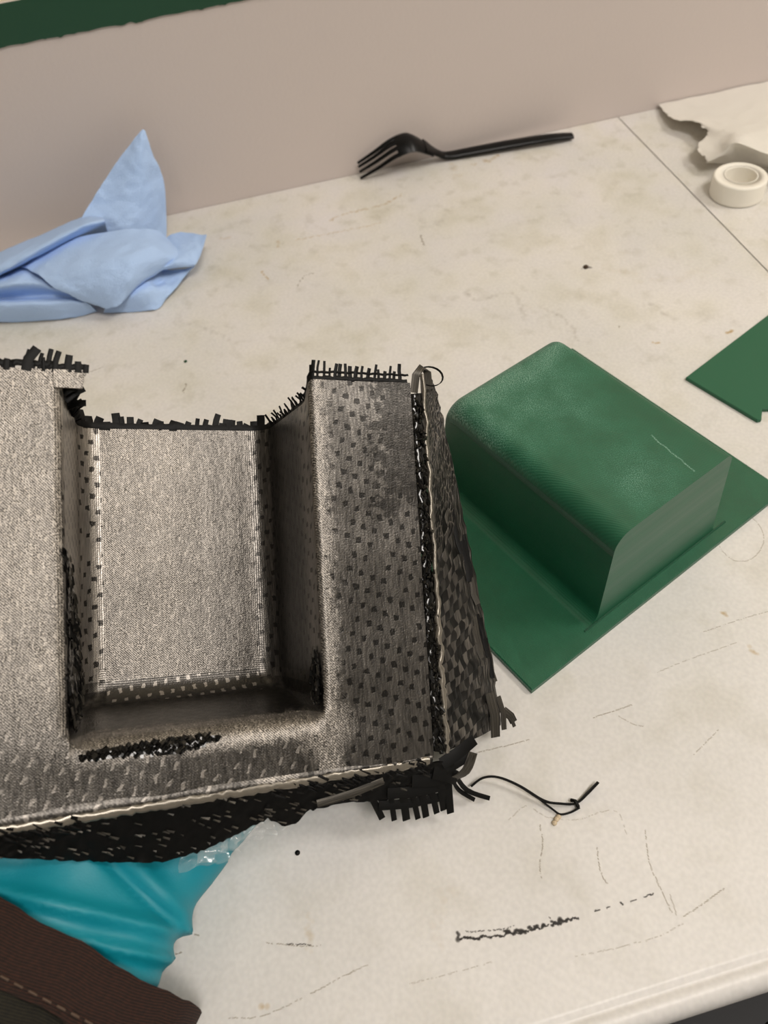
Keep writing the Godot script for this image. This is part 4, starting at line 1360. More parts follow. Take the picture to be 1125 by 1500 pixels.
func torn(root: Node3D, poly: Array, count: int, along: Vector2, dark: float, size := 1.0) -> void:
	var pts := PackedVector2Array()
	var f := noise(81, 300.0, 2)
	for i in poly.size():
		var a: Vector2 = poly[i]
		var b: Vector2 = poly[(i + 1) % poly.size()]
		for k in 5:
			var q := a.lerp(b, k / 5.0)
			pts.append(q + Vector2(f.get_noise_2d(q.x, q.y), f.get_noise_2d(q.y, q.x)) * 0.0009)
	var s := Shape.new()
	var tri := Geometry2D.triangulate_polygon(pts)
	# split into small cells so that the patch follows the bent surface
	var lo := Vector2(9, 9)
	var hi := Vector2(-9, -9)
	for q in pts:
		lo = lo.min(q)
		hi = hi.max(q)
	var step := 0.0011
	var nx := int((hi.x - lo.x) / step) + 1
	var ny := int((hi.y - lo.y) / step) + 1
	for j in ny:
		for i in nx:
			var c := lo + Vector2(i + 0.5, j + 0.5) * step
			if not Geometry2D.is_point_in_polygon(c, pts):
				continue
			var f4 := []
			var up := Vector3.ZERO
			for d in [[0, 0], [1, 0], [1, 1], [0, 1]]:
				var st := lo + Vector2(i + d[0], j + d[1]) * step
				var q := at_st(st.x, st.y)
				up = q[1]
				f4.append(q[0] + q[1] * (0.00035 + 0.0005 * (0.5 + 0.5 * f.get_noise_2d(st.x * 4.0, st.y * 4.0))))
			s.quad(f4[0], f4[1], f4[2], f4[3], up)
	var p := part("torn_patch", s, M.resin_black, root)
	var dk := Shape.new()
	var lt := Shape.new()
	var n := 0
	while n < count:
		var c := Vector2(rng.randf_range(lo.x, hi.x), rng.randf_range(lo.y, hi.y))
		if not Geometry2D.is_point_in_polygon(c, pts):
			continue
		n += 1
		var q := at_st(c.x, c.y)
		var e := at_st(c.x + along.x * 0.001, c.y + along.y * 0.001)
		var d: Vector3 = (e[0] - q[0]).normalized() + PU * rng.randf_range(-0.25, 0.25)
		var k := dk if rng.randf() < dark else lt
		chip(k, q[0] + q[1] * rng.randf_range(0.0006, 0.0013), d.normalized(), q[1], rng.randf_range(0.0010, 0.0026) * size, rng.randf_range(0.0004, 0.0009))
	part("loose_fiber", dk, M.resin_black if size < 1.0 else M.tow_black, p, "stuff")
	part("loose_fiber", lt, M.tow_grey, p, "stuff")


# ------------------------------------------------------------------ the green mould
func green_mould() -> void:
	var e1 := v(-0.3829, 0, -0.9238)                 # from the front edge to the back
	var e2 := v(0.9241, 0, -0.3822)                  # along the front edge, to the right
	var o := v(0.0727, 0, -0.1391)
	var root := thing("green_mould", "dark green printed plastic mould, a rounded block on a square base plate", "mould", o + e1 * 0.0745 + e2 * 0.087)
	var top := 0.0036
	var at := func(a: float, b: float, y: float) -> Vector3:
		return o + e1 * a + e2 * b + Vector3(0, y, 0)
	var s := Shape.new()
	var poly := PackedVector2Array()
	for q in [[0.0, 0.0], [0.0, 0.1745], [0.1495, 0.1745], [0.1495, 0.0]]:
		var x: Vector3 = at.call(q[0], q[1], 0.0)
		poly.append(Vector2(x.x, x.z))
	s.slab(poly, 0.0002, top, 0.0005)
	for i in s.uv.size():
		s.uv[i] = Vector2((s.p[i] - o).dot(e2), (s.p[i] - o).dot(e1)).rotated(0.4) / 0.09
	part("base_plate", s, M.green_print, root)
	# the block: the same section as the moulding's pocket, cut off square at the front
	s = Shape.new()
	var rows := []
	var uvs := []
	var H := 0.0620
	var sect := dense(fillet([Vector2(0.037, 0), Vector2(0.0465, 0), Vector2(0.0475, H), Vector2(0.1180, H), Vector2(0.1265, 0), Vector2(0.134, 0)], [0.0, 0.007, 0.0085, 0.0055, 0.004, 0.0]), 0.004)
	var run := dense(fillet([Vector2(0.0064, H), Vector2(0.1140, H), Vector2(0.1215, 0), Vector2(0.130, 0)], [0.0, 0.009, 0.004, 0.0]), 0.004)
	for j in run.size():
		var fb: float = run[j][2]
		var y: float = run[j][1]
		var r := []
		var uu := []
		for i in sect.size():
			var x: float = sect[i][1]
			var fa: float = sect[i][2]
			r.append(at.call(y, x, top - 0.0001 + MOULD_D * fa * fb))
			uu.append(Vector2((x - 0.042) / 0.164, y / 0.13) if fa * fb > 0.90 else Vector2(0.52 + 0.46 * (1.0 - fa * fb), y / 0.13))
		rows.append(r)
		uvs.append(uu)
	s.grid(rows, 0.0, uvs, -1.0)
	var first: Array = rows[0]
	for i in first.size() - 1:
		var a: Vector3 = first[i]
		var b: Vector3 = first[i + 1]
		s.quad(a, b, Vector3(b.x, top, b.z), Vector3(a.x, top, a.z), -e1)
		for k in range(s.uv.size() - 6, s.uv.size()):
			s.uv[k] = Vector2(0.75, 0.05 + 0.9 * (s.p[k].y / 0.07))
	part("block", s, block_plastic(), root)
	# a bead of filler along the foot of the cut face, and a lip of flash at its left end
	s = Shape.new()
	s.sweep([at.call(0.0060, 0.0385, top + 0.0002), at.call(0.0062, 0.08, top + 0.0002), at.call(0.0061, 0.136, top + 0.0002)], [e1], [0.0005], [0.0005], 8)
	part("flash_line", s, M.green_print, root)


func green_sheet() -> void:
	var c := Vector2(0.2281, -0.2986)
	var a := Vector2(0.9045, -0.4265)                # along its far edge
	var b := Vector2(0.4265, 0.9045)
	var root := thing("green_sheet", "flat dark green plastic sheet with a notched corner, right of the rounded green mould", "plastic sheet", v(0.29, 0, -0.28))
	var poly := PackedVector2Array()
	for q in [[0.0, 0.0], [0.17, 0.0], [0.17, 0.062], [0.0255, 0.0430], [0.0200, 0.0505], [0.0012, 0.0482]]:
		poly.append(c + a * q[0] + b * q[1])
	var near := c + Vector2(0.0200, 0.0437)
	poly = PackedVector2Array([c, c + a * 0.17, c + a * 0.17 + b * 0.055, Vector2(0.2590, -0.2600), Vector2(0.2545, -0.2615), Vector2(0.2500, -0.2546), Vector2(0.2478, -0.2548)])
	var s := Shape.new()
	s.slab(poly, 0.0002, 0.0024, 0.0003)
	part("sheet", s, M.green_flat, root)


# ------------------------------------------------------------------ person: gloved left hand, sleeve, a trouser leg
func person() -> void:
	var root := thing("person", "person in brown twill jacket and dark jeans holding the moulding in a turquoise glove", "person", v(0.02, -T, 0.05))
	# joints in the moulding's frame: [from, to, radius from, radius to]
	var n := Vector3(0.576, -0.750, 0.322)
	var l := Vector3(-0.793, -0.609, 0.0)
	var wr := Vector3(0.0480, 0.1960, 0.0195)
	var bones := []
	var pc := Vector3(0.072, 0.1695, 0.0375)
	var k_in := Vector3(0.0620, 0.1415, 0.0610)
	var k_mi := Vector3(0.0850, 0.1430, 0.0620)
	var k_ri := Vector3(0.1080, 0.1525, 0.0485)
	var k_pi := Vector3(0.1175, 0.1535, 0.0385)
	bones.append([wr - n * 0.07 + l * 0.012, wr + l * 0.012, 0.022, 0.0195])
	bones.append([wr - n * 0.07 - l * 0.010, wr - l * 0.0105 - Vector3(0, 0, 0.002), 0.020, 0.0165])
	bones.append([wr + l * 0.020 - n * 0.005, Vector3(0.0140, 0.1620, 0.0330), 0.0165, 0.0150])
	bones.append([wr + l * 0.012, pc + l * 0.030, 0.0195, 0.015])
	bones.append([wr + l * 0.002, pc + l * 0.008, 0.0195, 0.016])
	bones.append([wr - l * 0.0105 - Vector3(0, 0, 0.002), pc - l * 0.014 - Vector3(0, 0, 0.0015), 0.0160, 0.0142])
	bones.append([pc + l * 0.030, k_in, 0.015, 0.0112])
	bones.append([pc + l * 0.012, k_mi, 0.016, 0.0112])
	bones.append([pc - l * 0.004, k_ri, 0.016, 0.0108])
	bones.append([pc - l * 0.0145 - Vector3(0, 0, 0.0015), k_pi, 0.0145, 0.0100])
	var chains := [
		[[k_in, Vector3(0.0820, 0.1060, 0.0768), Vector3(0.0950, 0.0830, 0.0728), Vector3(0.1030, 0.0680, 0.0722)], [0.0108, 0.0092, 0.0085, 0.0078]],
		[[k_mi, Vector3(0.1060, 0.1080, 0.0758), Vector3(0.1210, 0.0840, 0.0732), Vector3(0.1300, 0.0680, 0.0722)], [0.0108, 0.0093, 0.0086, 0.0078]],
		[[k_ri, Vector3(0.1480, 0.1240, 0.0460), Vector3(0.1530, 0.0980, 0.0440), Vector3(0.1550, 0.0830, 0.0380)], [0.0104, 0.0090, 0.0084, 0.0076]],
		[[k_pi, Vector3(0.1500, 0.1420, 0.0330), Vector3(0.1640, 0.1260, 0.0280), Vector3(0.1690, 0.1140, 0.0230)], [0.0098, 0.0082, 0.0076, 0.0070]],
		[[wr + l * 0.016 + n * 0.02, Vector3(0.0270, 0.1600, 0.0290), Vector3(0.0245, 0.1310, 0.0185), Vector3(0.0230, 0.1080, 0.0135)], [0.0170, 0.0135, 0.0100, 0.0085]]]
	for c in chains:
		for i in 3:
			bones.append([c[0][i], c[0][i + 1], c[1][i], c[1][i + 1]])
	var wrinkle := noise(91, 45.0, 2)
	var field := func(q: Vector3) -> float:
		var d := 1.0
		for b in bones:
			var ab: Vector3 = b[1] - b[0]
			var h := clampf((q - b[0]).dot(ab) / ab.length_squared(), 0, 1)
			var x: float = (q - b[0] - ab * h).length() - lerpf(b[2], b[3], h)
			var kk := clampf(0.5 + 0.5 * (d - x) / 0.006, 0, 1)
			d = lerpf(d, x, kk) - 0.006 * kk * (1.0 - kk)
		# rolled cuff and slack folds across the wrist
		var ax := (q - wr).dot(n)
		var sx := (q - wr).dot(l)
		var skew := ax + 0.25 * sx
		if absf(skew + 0.004) < 0.05:
			d -= 0.0032 * exp(-pow((skew - 0.006) / 0.0028, 2.0)) + 0.0028 * exp(-pow((skew + 0.003) / 0.0024, 2.0)) + 0.0016 * exp(-pow((skew + 0.011) / 0.0026, 2.0))
			var sk2 := ax - 0.22 * sx
			d -= 0.0020 * exp(-pow((sk2 - 0.023) / 0.0035, 2.0)) - 0.0018 * exp(-pow((sk2 - 0.0175) / 0.0024, 2.0))
		# the crease at the edge of the palm
		var cr := (q - Vector3(0.098, 0.180, 0.025)).dot(Vector3(0.62, -0.78, 0.0))
		d += 0.0010 * exp(-pow((cr) / 0.0016, 2.0)) * smoothstep(0.088, 0.100, q.x)
		return d + 0.0003 * wrinkle.get_noise_3dv(q)
	var s := Shape.new()
	nets(s, field, Vector3(-0.012, 0.028, -0.012), Vector3(0.172, 0.262, 0.090), 0.0022)
	for i in s.p.size():
		var q := s.p[i]
		var m := s.n[i]
		s.p[i] = L(q.x, q.y, q.z)
		s.n[i] = (PU * m.x + PV * m.y + PW * m.z).normalized()
	part("glove", s, M.glove, root)

	# sleeve: an oval tube from the cuff back to the elbow; a wide hem, then the olive arm
	var third := n.cross(l).normalized()
	if third.z > 0.0:
		third = -third
	var c0 := Vector3(0.0465, 0.2030, 0.0215)
	var tube := func(from: float, to: float, grow: float, rings: int, m: Material, called: String, parent: Node3D, fold: float) -> MeshInstance3D:
		var rows := []
		var uvs := []
		var fn := noise(95, 14.0, 3)
		for j in rings + 1:
			var d := lerpf(from, to, float(j) / rings)
			var r := []
			var uu := []
			for i in 65:
				var g := TAU * i / 64.0
				var wide := 0.0470 + grow + 0.06 * maxf(d, 0.0)
				var deep := 0.0240 + grow + 0.04 * maxf(d, 0.0)
				var q := c0 - n * d + Vector3(-0.3437, -0.5370, -0.7704) * (0.25 * maxf(d - 0.02, 0.0) + 0.0085) + l * cos(g) * wide + third * sin(g) * deep
				var cyc := Vector3(cos(g) * 0.6, sin(g) * 0.6, d * 6.0)
				q += (l * cos(g) + third * sin(g)) * fold * fn.get_noise_3dv(cyc * 0.09)
				q += n * 0.0016 * fn.get_noise_2d(cos(g) * 0.1, sin(g) * 0.1)
				r.append(L(q.x, q.y, q.z))
				uu.append(Vector2(g * 0.04 / 0.0135, d / 0.0135 + g * 0.35))
			rows.append(r)
			uvs.append(uu)
		var sh := Shape.new()
		sh.grid(rows, 0.0012, uvs, 1.0)
		return part(called, sh, m, parent)
	var sleeve: MeshInstance3D = tube.call(0.0135, 0.24, 0.0, 24, M.twill_olive, "jacket_sleeve", root, 0.006)
	tube.call(-0.001, 0.0185, 0.0016, 8, M.twill_brown, "sleeve_hem", sleeve, 0.003)
	tube.call(0.001, 0.0175, -0.0026, 4, M.lining, "sleeve_lining", sleeve, 0.002)
	for i in range(6, 62):
		var g := TAU * i / 64.0 * 1.0
		if sin(g) < -0.2:
			continue
		var st := Shape.new()
		var path := []
		for k in 3:
			var gg := g + (k - 1) * 0.028
			var q := c0 - n * 0.0160 + Vector3(-0.3437, -0.5370, -0.7704) * 0.0087 + l * cos(gg) * 0.0502 + third * sin(gg) * (0.0266 + (0.0004 if k == 1 else 0.0))
			path.append(L(q.x, q.y, q.z))
		st.sweep(path, [PU + PV], [0.00045], [0.00035], 6)
		part("stitch", st, M.stitch, sleeve)

	# a leg in dark jeans, standing at the bench's front edge
	s = Shape.new()
	var rows := []
	var uvs := []
	var fn := noise(97, 9.0, 3)
	for j in 25:
		var y := lerpf(-0.06, -T + 0.08, j / 24.0)
		var r := []
		var uu := []
		for i in 49:
			var g := TAU * i / 48.0
			var rad := lerpf(0.088, 0.062, j / 24.0) * (1.0 - 0.12 * exp(-pow((y + 0.33) / 0.06, 2.0)))
			var q := v(0.165 + cos(g) * rad, y, 0.088 + sin(g) * rad * 1.05)
			q += v(cos(g), 0, sin(g)) * 0.010 * fn.get_noise_3d(cos(g) * 0.1, sin(g) * 0.1, y * 1.4)
			r.append(q)
			uu.append(Vector2(g * 0.08 / 0.02, y / 0.02))
		rows.append(r)
		uvs.append(uu)
	s.grid(rows, 0.002, uvs, 1.0)
	var leg := part("trouser_leg", s, M.denim, root)
	var hem := Shape.new()
	hem.lathe(v(0.165, -T, 0.088), [Vector2(0.062, 0.075), Vector2(0.066, 0.076), Vector2(0.0665, 0.09), Vector2(0.066, 0.104), Vector2(0.062, 0.105)], 40)
	part("trouser_hem", hem, M.denim, leg)
	s = Shape.new()
	s.sweep(smooth_path([v(0.165, -T + 0.05, 0.125), v(0.165, -T + 0.048, 0.08), v(0.165, -T + 0.038, 0.01), v(0.165, -T + 0.028, -0.08), v(0.165, -T + 0.024, -0.12)], 4), [Vector3.RIGHT], smooth_values([0.030, 0.038, 0.042, 0.044, 0.022], 4), smooth_values([0.045, 0.047, 0.036, 0.026, 0.018], 4), 20)
	part("shoe", s, M.black_plastic, root)


# a closed surface where the field is zero: one point in every cell that the surface crosses
func nets(s: Shape, field: Callable, lo: Vector3, hi: Vector3, cell: float) -> void:
	var nx := int((hi.x - lo.x) / cell) + 1
	var ny := int((hi.y - lo.y) / cell) + 1
	var nz := int((hi.z - lo.z) / cell) + 1
	var val := PackedFloat32Array()
	val.resize(nx * ny * nz)
	val.fill(9.0)
	# a coarse pass leaves out what lies far from the surface
	var st := 4
	for z in range(0, nz, st):
		for y in range(0, ny, st):
			for x in range(0, nx, st):
				var mid: float = field.call(lo + Vector3(x + 1.5, y + 1.5, z + 1.5) * cell)
				if absf(mid) > cell * 4.5:
					for c in range(z, mini(z + st, nz)):
						for b in range(y, mini(y + st, ny)):
							for a in range(x, mini(x + st, nx)):
								val[(c * ny + b) * nx + a] = mid
					continue
				for c in range(z, mini(z + st, nz)):
					for b in range(y, mini(y + st, ny)):
						for a in range(x, mini(x + st, nx)):
							val[(c * ny + b) * nx + a] = field.call(lo + Vector3(a, b, c) * cell)
	var id := {}
	for z in nz - 1:
		for y in ny - 1:
			for x in nx - 1:
				var k := (z * ny + y) * nx + x
				var f := [val[k], val[k + 1], val[k + nx], val[k + nx + 1], val[k + nx * ny], val[k + nx * ny + 1], val[k + nx * ny + nx], val[k + nx * ny + nx + 1]]
				var inside := 0
				for q in f:
					inside += 1 if q < 0.0 else 0
				if inside == 0 or inside == 8:
					continue
				var sum := Vector3.ZERO
				var cnt := 0
				for e in [[0, 1], [2, 3], [4, 5], [6, 7], [0, 2], [1, 3], [4, 6], [5, 7], [0, 4], [1, 5], [2, 6], [3, 7]]:
					var a: float = f[e[0]]
					var b: float = f[e[1]]
					if (a < 0.0) != (b < 0.0):
						var pa := Vector3(e[0] & 1, (e[0] >> 1) & 1, (e[0] >> 2) & 1)
						var pb := Vector3(e[1] & 1, (e[1] >> 1) & 1, (e[1] >> 2) & 1)
						sum += pa.lerp(pb, a / (a - b))
						cnt += 1
				var q := lo + (Vector3(x, y, z) + sum / cnt) * cell
				var h := cell * 0.5
				var g := Vector3(field.call(q + Vector3(h, 0, 0)) - field.call(q - Vector3(h, 0, 0)), field.call(q + Vector3(0, h, 0)) - field.call(q - Vector3(0, h, 0)), field.call(q + Vector3(0, 0, h)) - field.call(q - Vector3(0, 0, h)))
				id[k] = s.vert(q, g.normalized(), Vector2(q.x, q.y) * 20.0)
	for z in range(1, nz - 1):
		for y in range(1, ny - 1):
			for x in range(1, nx - 1):
				var k := (z * ny + y) * nx + x
				var here := val[k] < 0.0
				for e in [[1, nx, nx * ny], [nx, nx * ny, 1], [nx * ny, 1, nx]]:
					if here == (val[k + e[0]] < 0.0):
						continue
					var c := [k, k - e[1], k - e[1] - e[2], k - e[2]]
					if not (id.has(c[0]) and id.has(c[1]) and id.has(c[2]) and id.has(c[3])):
						continue
					if here:
						s.ix.append_array([id[c[0]], id[c[2]], id[c[1]], id[c[0]], id[c[3]], id[c[2]]])
					else:
						s.ix.append_array([id[c[0]], id[c[1]], id[c[2]], id[c[0]], id[c[2]], id[c[3]]])


# ------------------------------------------------------------------ odds and ends
func cloth() -> void:
	var root := thing("paper_cloth", "crumpled light blue paper cloth standing in a peak against the back wall", "cloth", v(-0.10, 0, -0.53))
	var f := noise(101, 55.0, 3)
	var crumple := func(rows: Array, amp: float) -> Array:
		var o := fine(rows, 10)
		for j in o.size():
			for i in o[j].size():
				var q: Vector3 = o[j][i]
				var d := amp * (0.8 * f.get_noise_3dv(q) + 1.1 * absf(f.get_noise_3dv(q * 0.9 + Vector3(1, 2, 3))) + 0.5 * absf(f.get_noise_3dv(q * 2.6 + Vector3(5, 2, 8))))
				o[j][i] = q + Vector3(0.3, 0.8, 0.5) * d
				o[j][i].y = maxf(o[j][i].y, 0.0006)
				o[j][i].z = maxf(o[j][i].z, WALL_Z + 0.003)
		return o
	var s := Shape.new()
	s.grid(crumple.call([
		[v(-0.0515, 0.0740, -0.5880), v(-0.0505, 0.0743, -0.5880), v(-0.0494, 0.0731, -0.5880)],
		[v(-0.0673, 0.0644, -0.5830), v(-0.0569, 0.0641, -0.5770), v(-0.0495, 0.0601, -0.5840)],
		[v(-0.0827, 0.0535, -0.5780), v(-0.0632, 0.0497, -0.5700), v(-0.0473, 0.0420, -0.5820)],
		[v(-0.0977, 0.0428, -0.5700), v(-0.0699, 0.0354, -0.5620), v(-0.0512, 0.0222, -0.5780)],
		[v(-0.1100, 0.0341, -0.5620), v(-0.0790, 0.0248, -0.5520), v(-0.0575, 0.0026, -0.5690)],
		[v(-0.1201, 0.0212, -0.5580), v(-0.0818, 0.0165, -0.5520), v(-0.0608, -0.0006, -0.5660)]], 0.0018), 0.0005)
	s.grid(crumple.call([
		[v(-0.1576, 0.0260, -0.5324), v(-0.1151, 0.0340, -0.5367), v(-0.0672, 0.0300, -0.5364), v(-0.0561, 0.0140, -0.5476)],
		[v(-0.1424, 0.0300, -0.5093), v(-0.1053, 0.0360, -0.5019), v(-0.0699, 0.0340, -0.4993), v(-0.0480, 0.0180, -0.5159)],
		[v(-0.1308, 0.0240, -0.4949), v(-0.0998, 0.0270, -0.4865), v(-0.0794, 0.0260, -0.4856), v(-0.0602, 0.0160, -0.5040)],
		[v(-0.1108, 0.0100, -0.4879), v(-0.1015, 0.0100, -0.4820), v(-0.0924, 0.0120, -0.4804), v(-0.0807, 0.0140, -0.4941)]], 0.0022), 0.0005)
	s.grid(crumple.call([
		[v(-0.0594, 0.0100, -0.5537), v(-0.0453, 0.0100, -0.5565), v(-0.0268, 0.0160, -0.5351)],
		[v(-0.0535, 0.0160, -0.5285), v(-0.0416, 0.0170, -0.5239), v(-0.0326, 0.0150, -0.5163)],
		[v(-0.0590, 0.0190, -0.5083), v(-0.0468, 0.0180, -0.5067), v(-0.0375, 0.0130, -0.5073)],
		[v(-0.0814, 0.0170, -0.4982), v(-0.0670, 0.0180, -0.5019), v(-0.0400, 0.0110, -0.5071)]], 0.0018), 0.0005)
	s.grid(crumple.call([
		[v(-0.0955, 0.0100, -0.5184), v(-0.0701, 0.0100, -0.5162), v(-0.0515, 0.0070, -0.5134), v(-0.0393, 0.0090, -0.5099)],
		[v(-0.0977, 0.0120, -0.5036), v(-0.0748, 0.0140, -0.4975), v(-0.0658, 0.0060, -0.5042), v(-0.0476, 0.0050, -0.5080)],
		[v(-0.1021, 0.0100, -0.4934), v(-0.0768, 0.0130, -0.4858), v(-0.0654, 0.0080, -0.4936), v(-0.0568, 0.0040, -0.4960)],
		[v(-0.1083, 0.0010, -0.4914), v(-0.0828, 0.0010, -0.4840), v(-0.0704, 0.0010, -0.4825), v(-0.0650, 0.0010, -0.4902)]], 0.0020), 0.0005)
	s.grid(crumple.call([
		[v(-0.2106, 0.0100, -0.5700), v(-0.1756, 0.0200, -0.5658), v(-0.1440, 0.0240, -0.5706), v(-0.1098, 0.0320, -0.5675), v(-0.0953, 0.0340, -0.5580)],
		[v(-0.2003, 0.0240, -0.5327), v(-0.1670, 0.0340, -0.5288), v(-0.1363, 0.0400, -0.5292), v(-0.1074, 0.0440, -0.5337), v(-0.0921, 0.0400, -0.5406)],
		[v(-0.2016, 0.0200, -0.5241), v(-0.1684, 0.0300, -0.5195), v(-0.1517, 0.0340, -0.5202), v(-0.1134, 0.0360, -0.5353), v(-0.0935, 0.0320, -0.5457)],
		[v(-0.2093, 0.0080, -0.5427), v(-0.1750, 0.0180, -0.5386), v(-0.1577, 0.0200, -0.5408), v(-0.1163, 0.0260, -0.5495), v(-0.0952, 0.0240, -0.5543)]], 0.0018), 0.0005)
	s.grid(crumple.call([
		[v(-0.2069, 0.0140, -0.5501), v(-0.1739, 0.0200, -0.5351), v(-0.1577, 0.0240, -0.5346), v(-0.1439, 0.0220, -0.5254)],
		[v(-0.2007, 0.0220, -0.5250), v(-0.1698, 0.0260, -0.5112), v(-0.1474, 0.0260, -0.5074), v(-0.1312, 0.0200, -0.5017)],
		[v(-0.2072, 0.0100, -0.5306), v(-0.1779, 0.0100, -0.5226), v(-0.1469, 0.0120, -0.5111), v(-0.1231, 0.0120, -0.4995)],
		[v(-0.2028, 0.0160, -0.5140), v(-0.1736, 0.0170, -0.5038), v(-0.1444, 0.0170, -0.4950), v(-0.1170, 0.0120, -0.4923)],
		[v(-0.2107, 0.0010, -0.5182), v(-0.1813, 0.0010, -0.5079), v(-0.1380, 0.0010, -0.4954), v(-0.1131, 0.0010, -0.4948)]], 0.0020), 0.0005)
	part("folded_sheet", s, M.cloth, root)


func fork() -> void:
	var root := thing("plastic_fork", "black plastic fork lying tines down against the back wall", "fork", v(0.19, 0, -0.59))
	var mid: Array = [v(0.2768, 0.0027, -0.5850), v(0.2548, 0.0046, -0.5860), v(0.2215, 0.0042, -0.5900), v(0.1936, 0.0036, -0.5930), v(0.1741, 0.0034, -0.5950), v(0.1653, 0.0081, -0.5940), v(0.1550, 0.0174, -0.5920), v(0.1426, 0.0247, -0.5900), v(0.1286, 0.0223, -0.5900), v(0.1146, 0.0150, -0.5920), v(0.1013, 0.0074, -0.5960)]
	var path := smooth_path(mid, 5)
	var roll := smooth_values([0.0, 0.0, 0.05, 0.1, 0.15, 0.2, 0.3, 0.4, 0.6, 0.8, 1.0], 5)
	var half := smooth_values([0.0044, 0.0054, 0.0054, 0.0050, 0.0044, 0.0044, 0.0075, 0.0092, 0.0088, 0.0080, 0.0072], 5)
	var sides := []
	for k in path.size():
		sides.append(v(0, -sin(roll[k]), cos(roll[k])))
	var cut := 39
	var s := Shape.new()
	s.sweep(path.slice(0, 31), sides.slice(0, 31), half.slice(0, 31), smooth_values([0.0018, 0.0026, 0.0028, 0.0026, 0.0024, 0.0020, 0.0009], 5), 14)
	part("handle", s, M.black_plastic, root)
	# the bowl is dished across; then four tines
	var bowl := []
	for k in range(27, cut + 1):
		var r := []
		for i in 9:
			var x := i / 4.0 - 1.0
			r.append(path[k] + sides[k] * half[k] * x - v(0, 0.0022, 0.0003) * x * x + v(0, 0.0008, 0))
		bowl.append(r)
	s = Shape.new()
	s.grid(bowl, 0.0014)
	part("bowl", s, M.black_plastic, root)
	for i in 4:
		var x := -0.78 + 0.52 * i
		var tp := []
		for k in range(cut - 1, path.size()):
			tp.append(path[k] + sides[k] * half[k] * x - v(0, 0.0022, 0.0003) * x * x)
		s = Shape.new()
		var taper := []
		for k in tp.size():
			taper.append(lerpf(0.0020, 0.0010, float(k) / (tp.size() - 1)))
		s.sweep(tp, sides.slice(cut - 1), taper, [0.0009], 8)
		part("tine", s, M.black_plastic, root)


func paper() -> void:
	var root := thing("torn_paper", "torn white sheet of paper with a curled edge, behind the tape roll", "paper", v(0.40, 0, -0.54))
	var rows := fine([
		[v(0.3606, 0.0030, -0.6064), v(0.3892, 0.0030, -0.6048), v(0.4195, 0.0030, -0.6039), v(0.4591, 0.0030, -0.6026), v(0.4929, 0.0030, -0.6015)],
		[v(0.3540, 0.0080, -0.5721), v(0.3749, 0.0090, -0.5687), v(0.3981, 0.0100, -0.5631), v(0.4317, 0.0100, -0.5598), v(0.4653, 0.0100, -0.5566)],
		[v(0.3552, 0.0110, -0.5585), v(0.3687, 0.0130, -0.5477), v(0.3845, 0.0150, -0.5358), v(0.4101, 0.0160, -0.5264), v(0.4427, 0.0160, -0.5195)],
		[v(0.3625, 0.0130, -0.5469), v(0.3683, 0.0160, -0.5293), v(0.3770, 0.0190, -0.5163), v(0.3952, 0.0200, -0.5035), v(0.4252, 0.0200, -0.4897)],
		[v(0.3618, 0.0130, -0.5284), v(0.3634, 0.0180, -0.5112), v(0.3695, 0.0240, -0.4987), v(0.3870, 0.0200, -0.4895), v(0.4165, 0.0200, -0.4718)],
		[v(0.3474, 0.0120, -0.5156), v(0.3554, 0.0160, -0.5035), v(0.3605, 0.0260, -0.4876), v(0.3756, 0.0210, -0.4733), v(0.4057, 0.0200, -0.4507)],
		[v(0.3440, 0.0110, -0.4952), v(0.3520, 0.0170, -0.4900), v(0.3596, 0.0240, -0.4869), v(0.3757, 0.0190, -0.4753), v(0.4038, 0.0180, -0.4425)],
		[v(0.3467, 0.0080, -0.4979), v(0.3579, 0.0100, -0.4932), v(0.3715, 0.0100, -0.4904), v(0.3847, 0.0080, -0.4791), v(0.4117, 0.0070, -0.4467)],
		[v(0.3557, 0.0030, -0.5030), v(0.3661, 0.0020, -0.4983), v(0.3781, 0.0020, -0.4930), v(0.3895, 0.0010, -0.4836), v(0.4166, 0.0010, -0.4482)]], 9)
	var f := noise(111, 60.0, 3)
	for j in rows.size():
		var r: Array = rows[j]
		for i in r.size():
			r[i] += v(0, 0.0008 * f.get_noise_3dv(r[i]), 0)
			r[i].y = maxf(r[i].y, 0.0006)
			r[i].z = maxf(r[i].z, WALL_Z + 0.001)
		var rag := 0.0022 * f.get_noise_1d(j * 0.006) + 0.0016 * f.get_noise_1d(j * 0.02 + 9.0)
		r[0] += v(rag, 0, 0)
	var s := Shape.new()
	s.grid(rows, 0.0002)
	part("sheet", s, M.paper, root)


func tape() -> void:
	var c := v(0.3518, 0, -0.4625)
	var root := thing("tape_roll", "small roll of white tape standing flat in front of the torn paper", "tape roll", c)
	var ro := 0.0186
	var ri := 0.0104
	var h := 0.0150
	var s := Shape.new()
	s.lathe(c, [Vector2(ri + 0.001, 0.0005), Vector2(ro - 0.0008, 0.0003), Vector2(ro - 0.0002, 0.0008), Vector2(ro, 0.0016), Vector2(ro, h - 0.0016), Vector2(ro - 0.0004, h - 0.0006), Vector2(ro - 0.0012, h), Vector2(ri + 0.0012, h), Vector2(ri + 0.001, 0.0005)], 64)
	part("tape", s, M.tape, root)
	s = Shape.new()
	s.lathe(c, [Vector2(ri, 0.0004), Vector2(ri + 0.0012, 0.0004), Vector2(ri + 0.0013, h + 0.0002), Vector2(ri + 0.0006, h + 0.0003), Vector2(ri, h - 0.0003), Vector2(ri, 0.0004)], 64)
	part("core", s, M.tape, root)


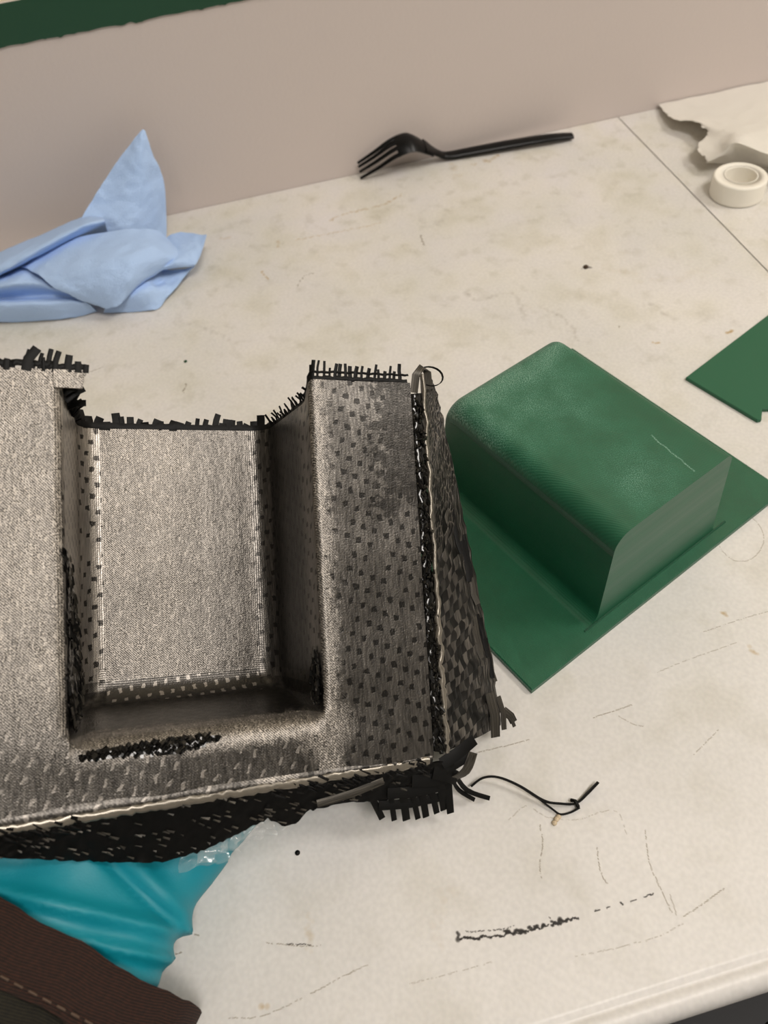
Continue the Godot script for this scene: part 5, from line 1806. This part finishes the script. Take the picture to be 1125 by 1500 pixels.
func tow() -> void:
	var root := thing("loose_tow", "thin black carbon fibre tow lying curved on the bench right of the moulding's corner", "fibre strand", v(0.06, 0, -0.098))
	var s := Shape.new()
	var path := smooth_path([v(0.0340, 0.0030, -0.1065), v(0.0395, 0.0046, -0.1079), v(0.0456, 0.0052, -0.1062), v(0.0527, 0.0044, -0.1008), v(0.0601, 0.0026, -0.0932), v(0.0664, 0.0016, -0.0904), v(0.0725, 0.0014, -0.0889), v(0.0783, 0.0020, -0.0912), v(0.0839, 0.0032, -0.0938)], 5)
	s.sweep(path, [v(0.3, 0.9, 0.3)], smooth_values([0.0013, 0.0015, 0.0010, 0.0011, 0.0014, 0.0011, 0.0010, 0.0016, 0.0013], 5), [0.0005], 8)
	part("strand", s, M.tow_black, root)
	s = Shape.new()
	s.sweep(smooth_path([v(0.0590, 0.0024, -0.0940), v(0.0628, 0.0014, -0.0890), v(0.0650, 0.0010, -0.0866), v(0.0690, 0.0010, -0.0862), v(0.0732, 0.0016, -0.0868)], 4), [Vector3.UP], [0.0006], [0.0004], 6)
	part("branch", s, M.tow_black, root)
	s = Shape.new()
	s.sweep([v(0.0712, 0.0014, -0.0905), v(0.0722, 0.0030, -0.0894), v(0.0728, 0.0012, -0.0874)], [Vector3.RIGHT], [0.0008], [0.0008], 8)
	part("knot", s, M.tow_black, root)
	for q in [v(0.0615, 0.0006, -0.0842), v(0.0628, 0.0007, -0.0853), v(0.0640, 0.0006, -0.0860)]:
		s = Shape.new()
		s.lathe(q - v(0, 0.0006, 0), [Vector2(0.0001, 0.0), Vector2(0.0010, 0.0001), Vector2(0.0011, 0.0008), Vector2(0.0006, 0.0014), Vector2(0.0001, 0.0015)], 9)
		part("resin_drop", s, M.amber, root)


func crumbs() -> void:
	for q in [[v(-0.0408, 0, -0.1012), 0.0011, "tow_black", "tiny black crumb on the bench below the moulding's bottom edge"], [v(0.2186, 0, -0.4206), 0.0019, "crumb_brown", "small brown crumb on the open bench below the fork"], [v(-0.0571, 0, -0.4202), 0.0012, "crumb_green", "tiny green crumb on the bench above the moulding's pocket"]]:
		var t := thing("crumb", q[3], "crumb", q[0])
		var s := Shape.new()
		var r: float = q[1]
		s.lathe(q[0], [Vector2(0.0001, 0.0001), Vector2(r, 0.0002), Vector2(r * 0.9, r * 0.5), Vector2(r * 0.5, r * 0.8), Vector2(0.0001, r * 0.9)], 9)
		part("grain", s, M[q[2]], t)
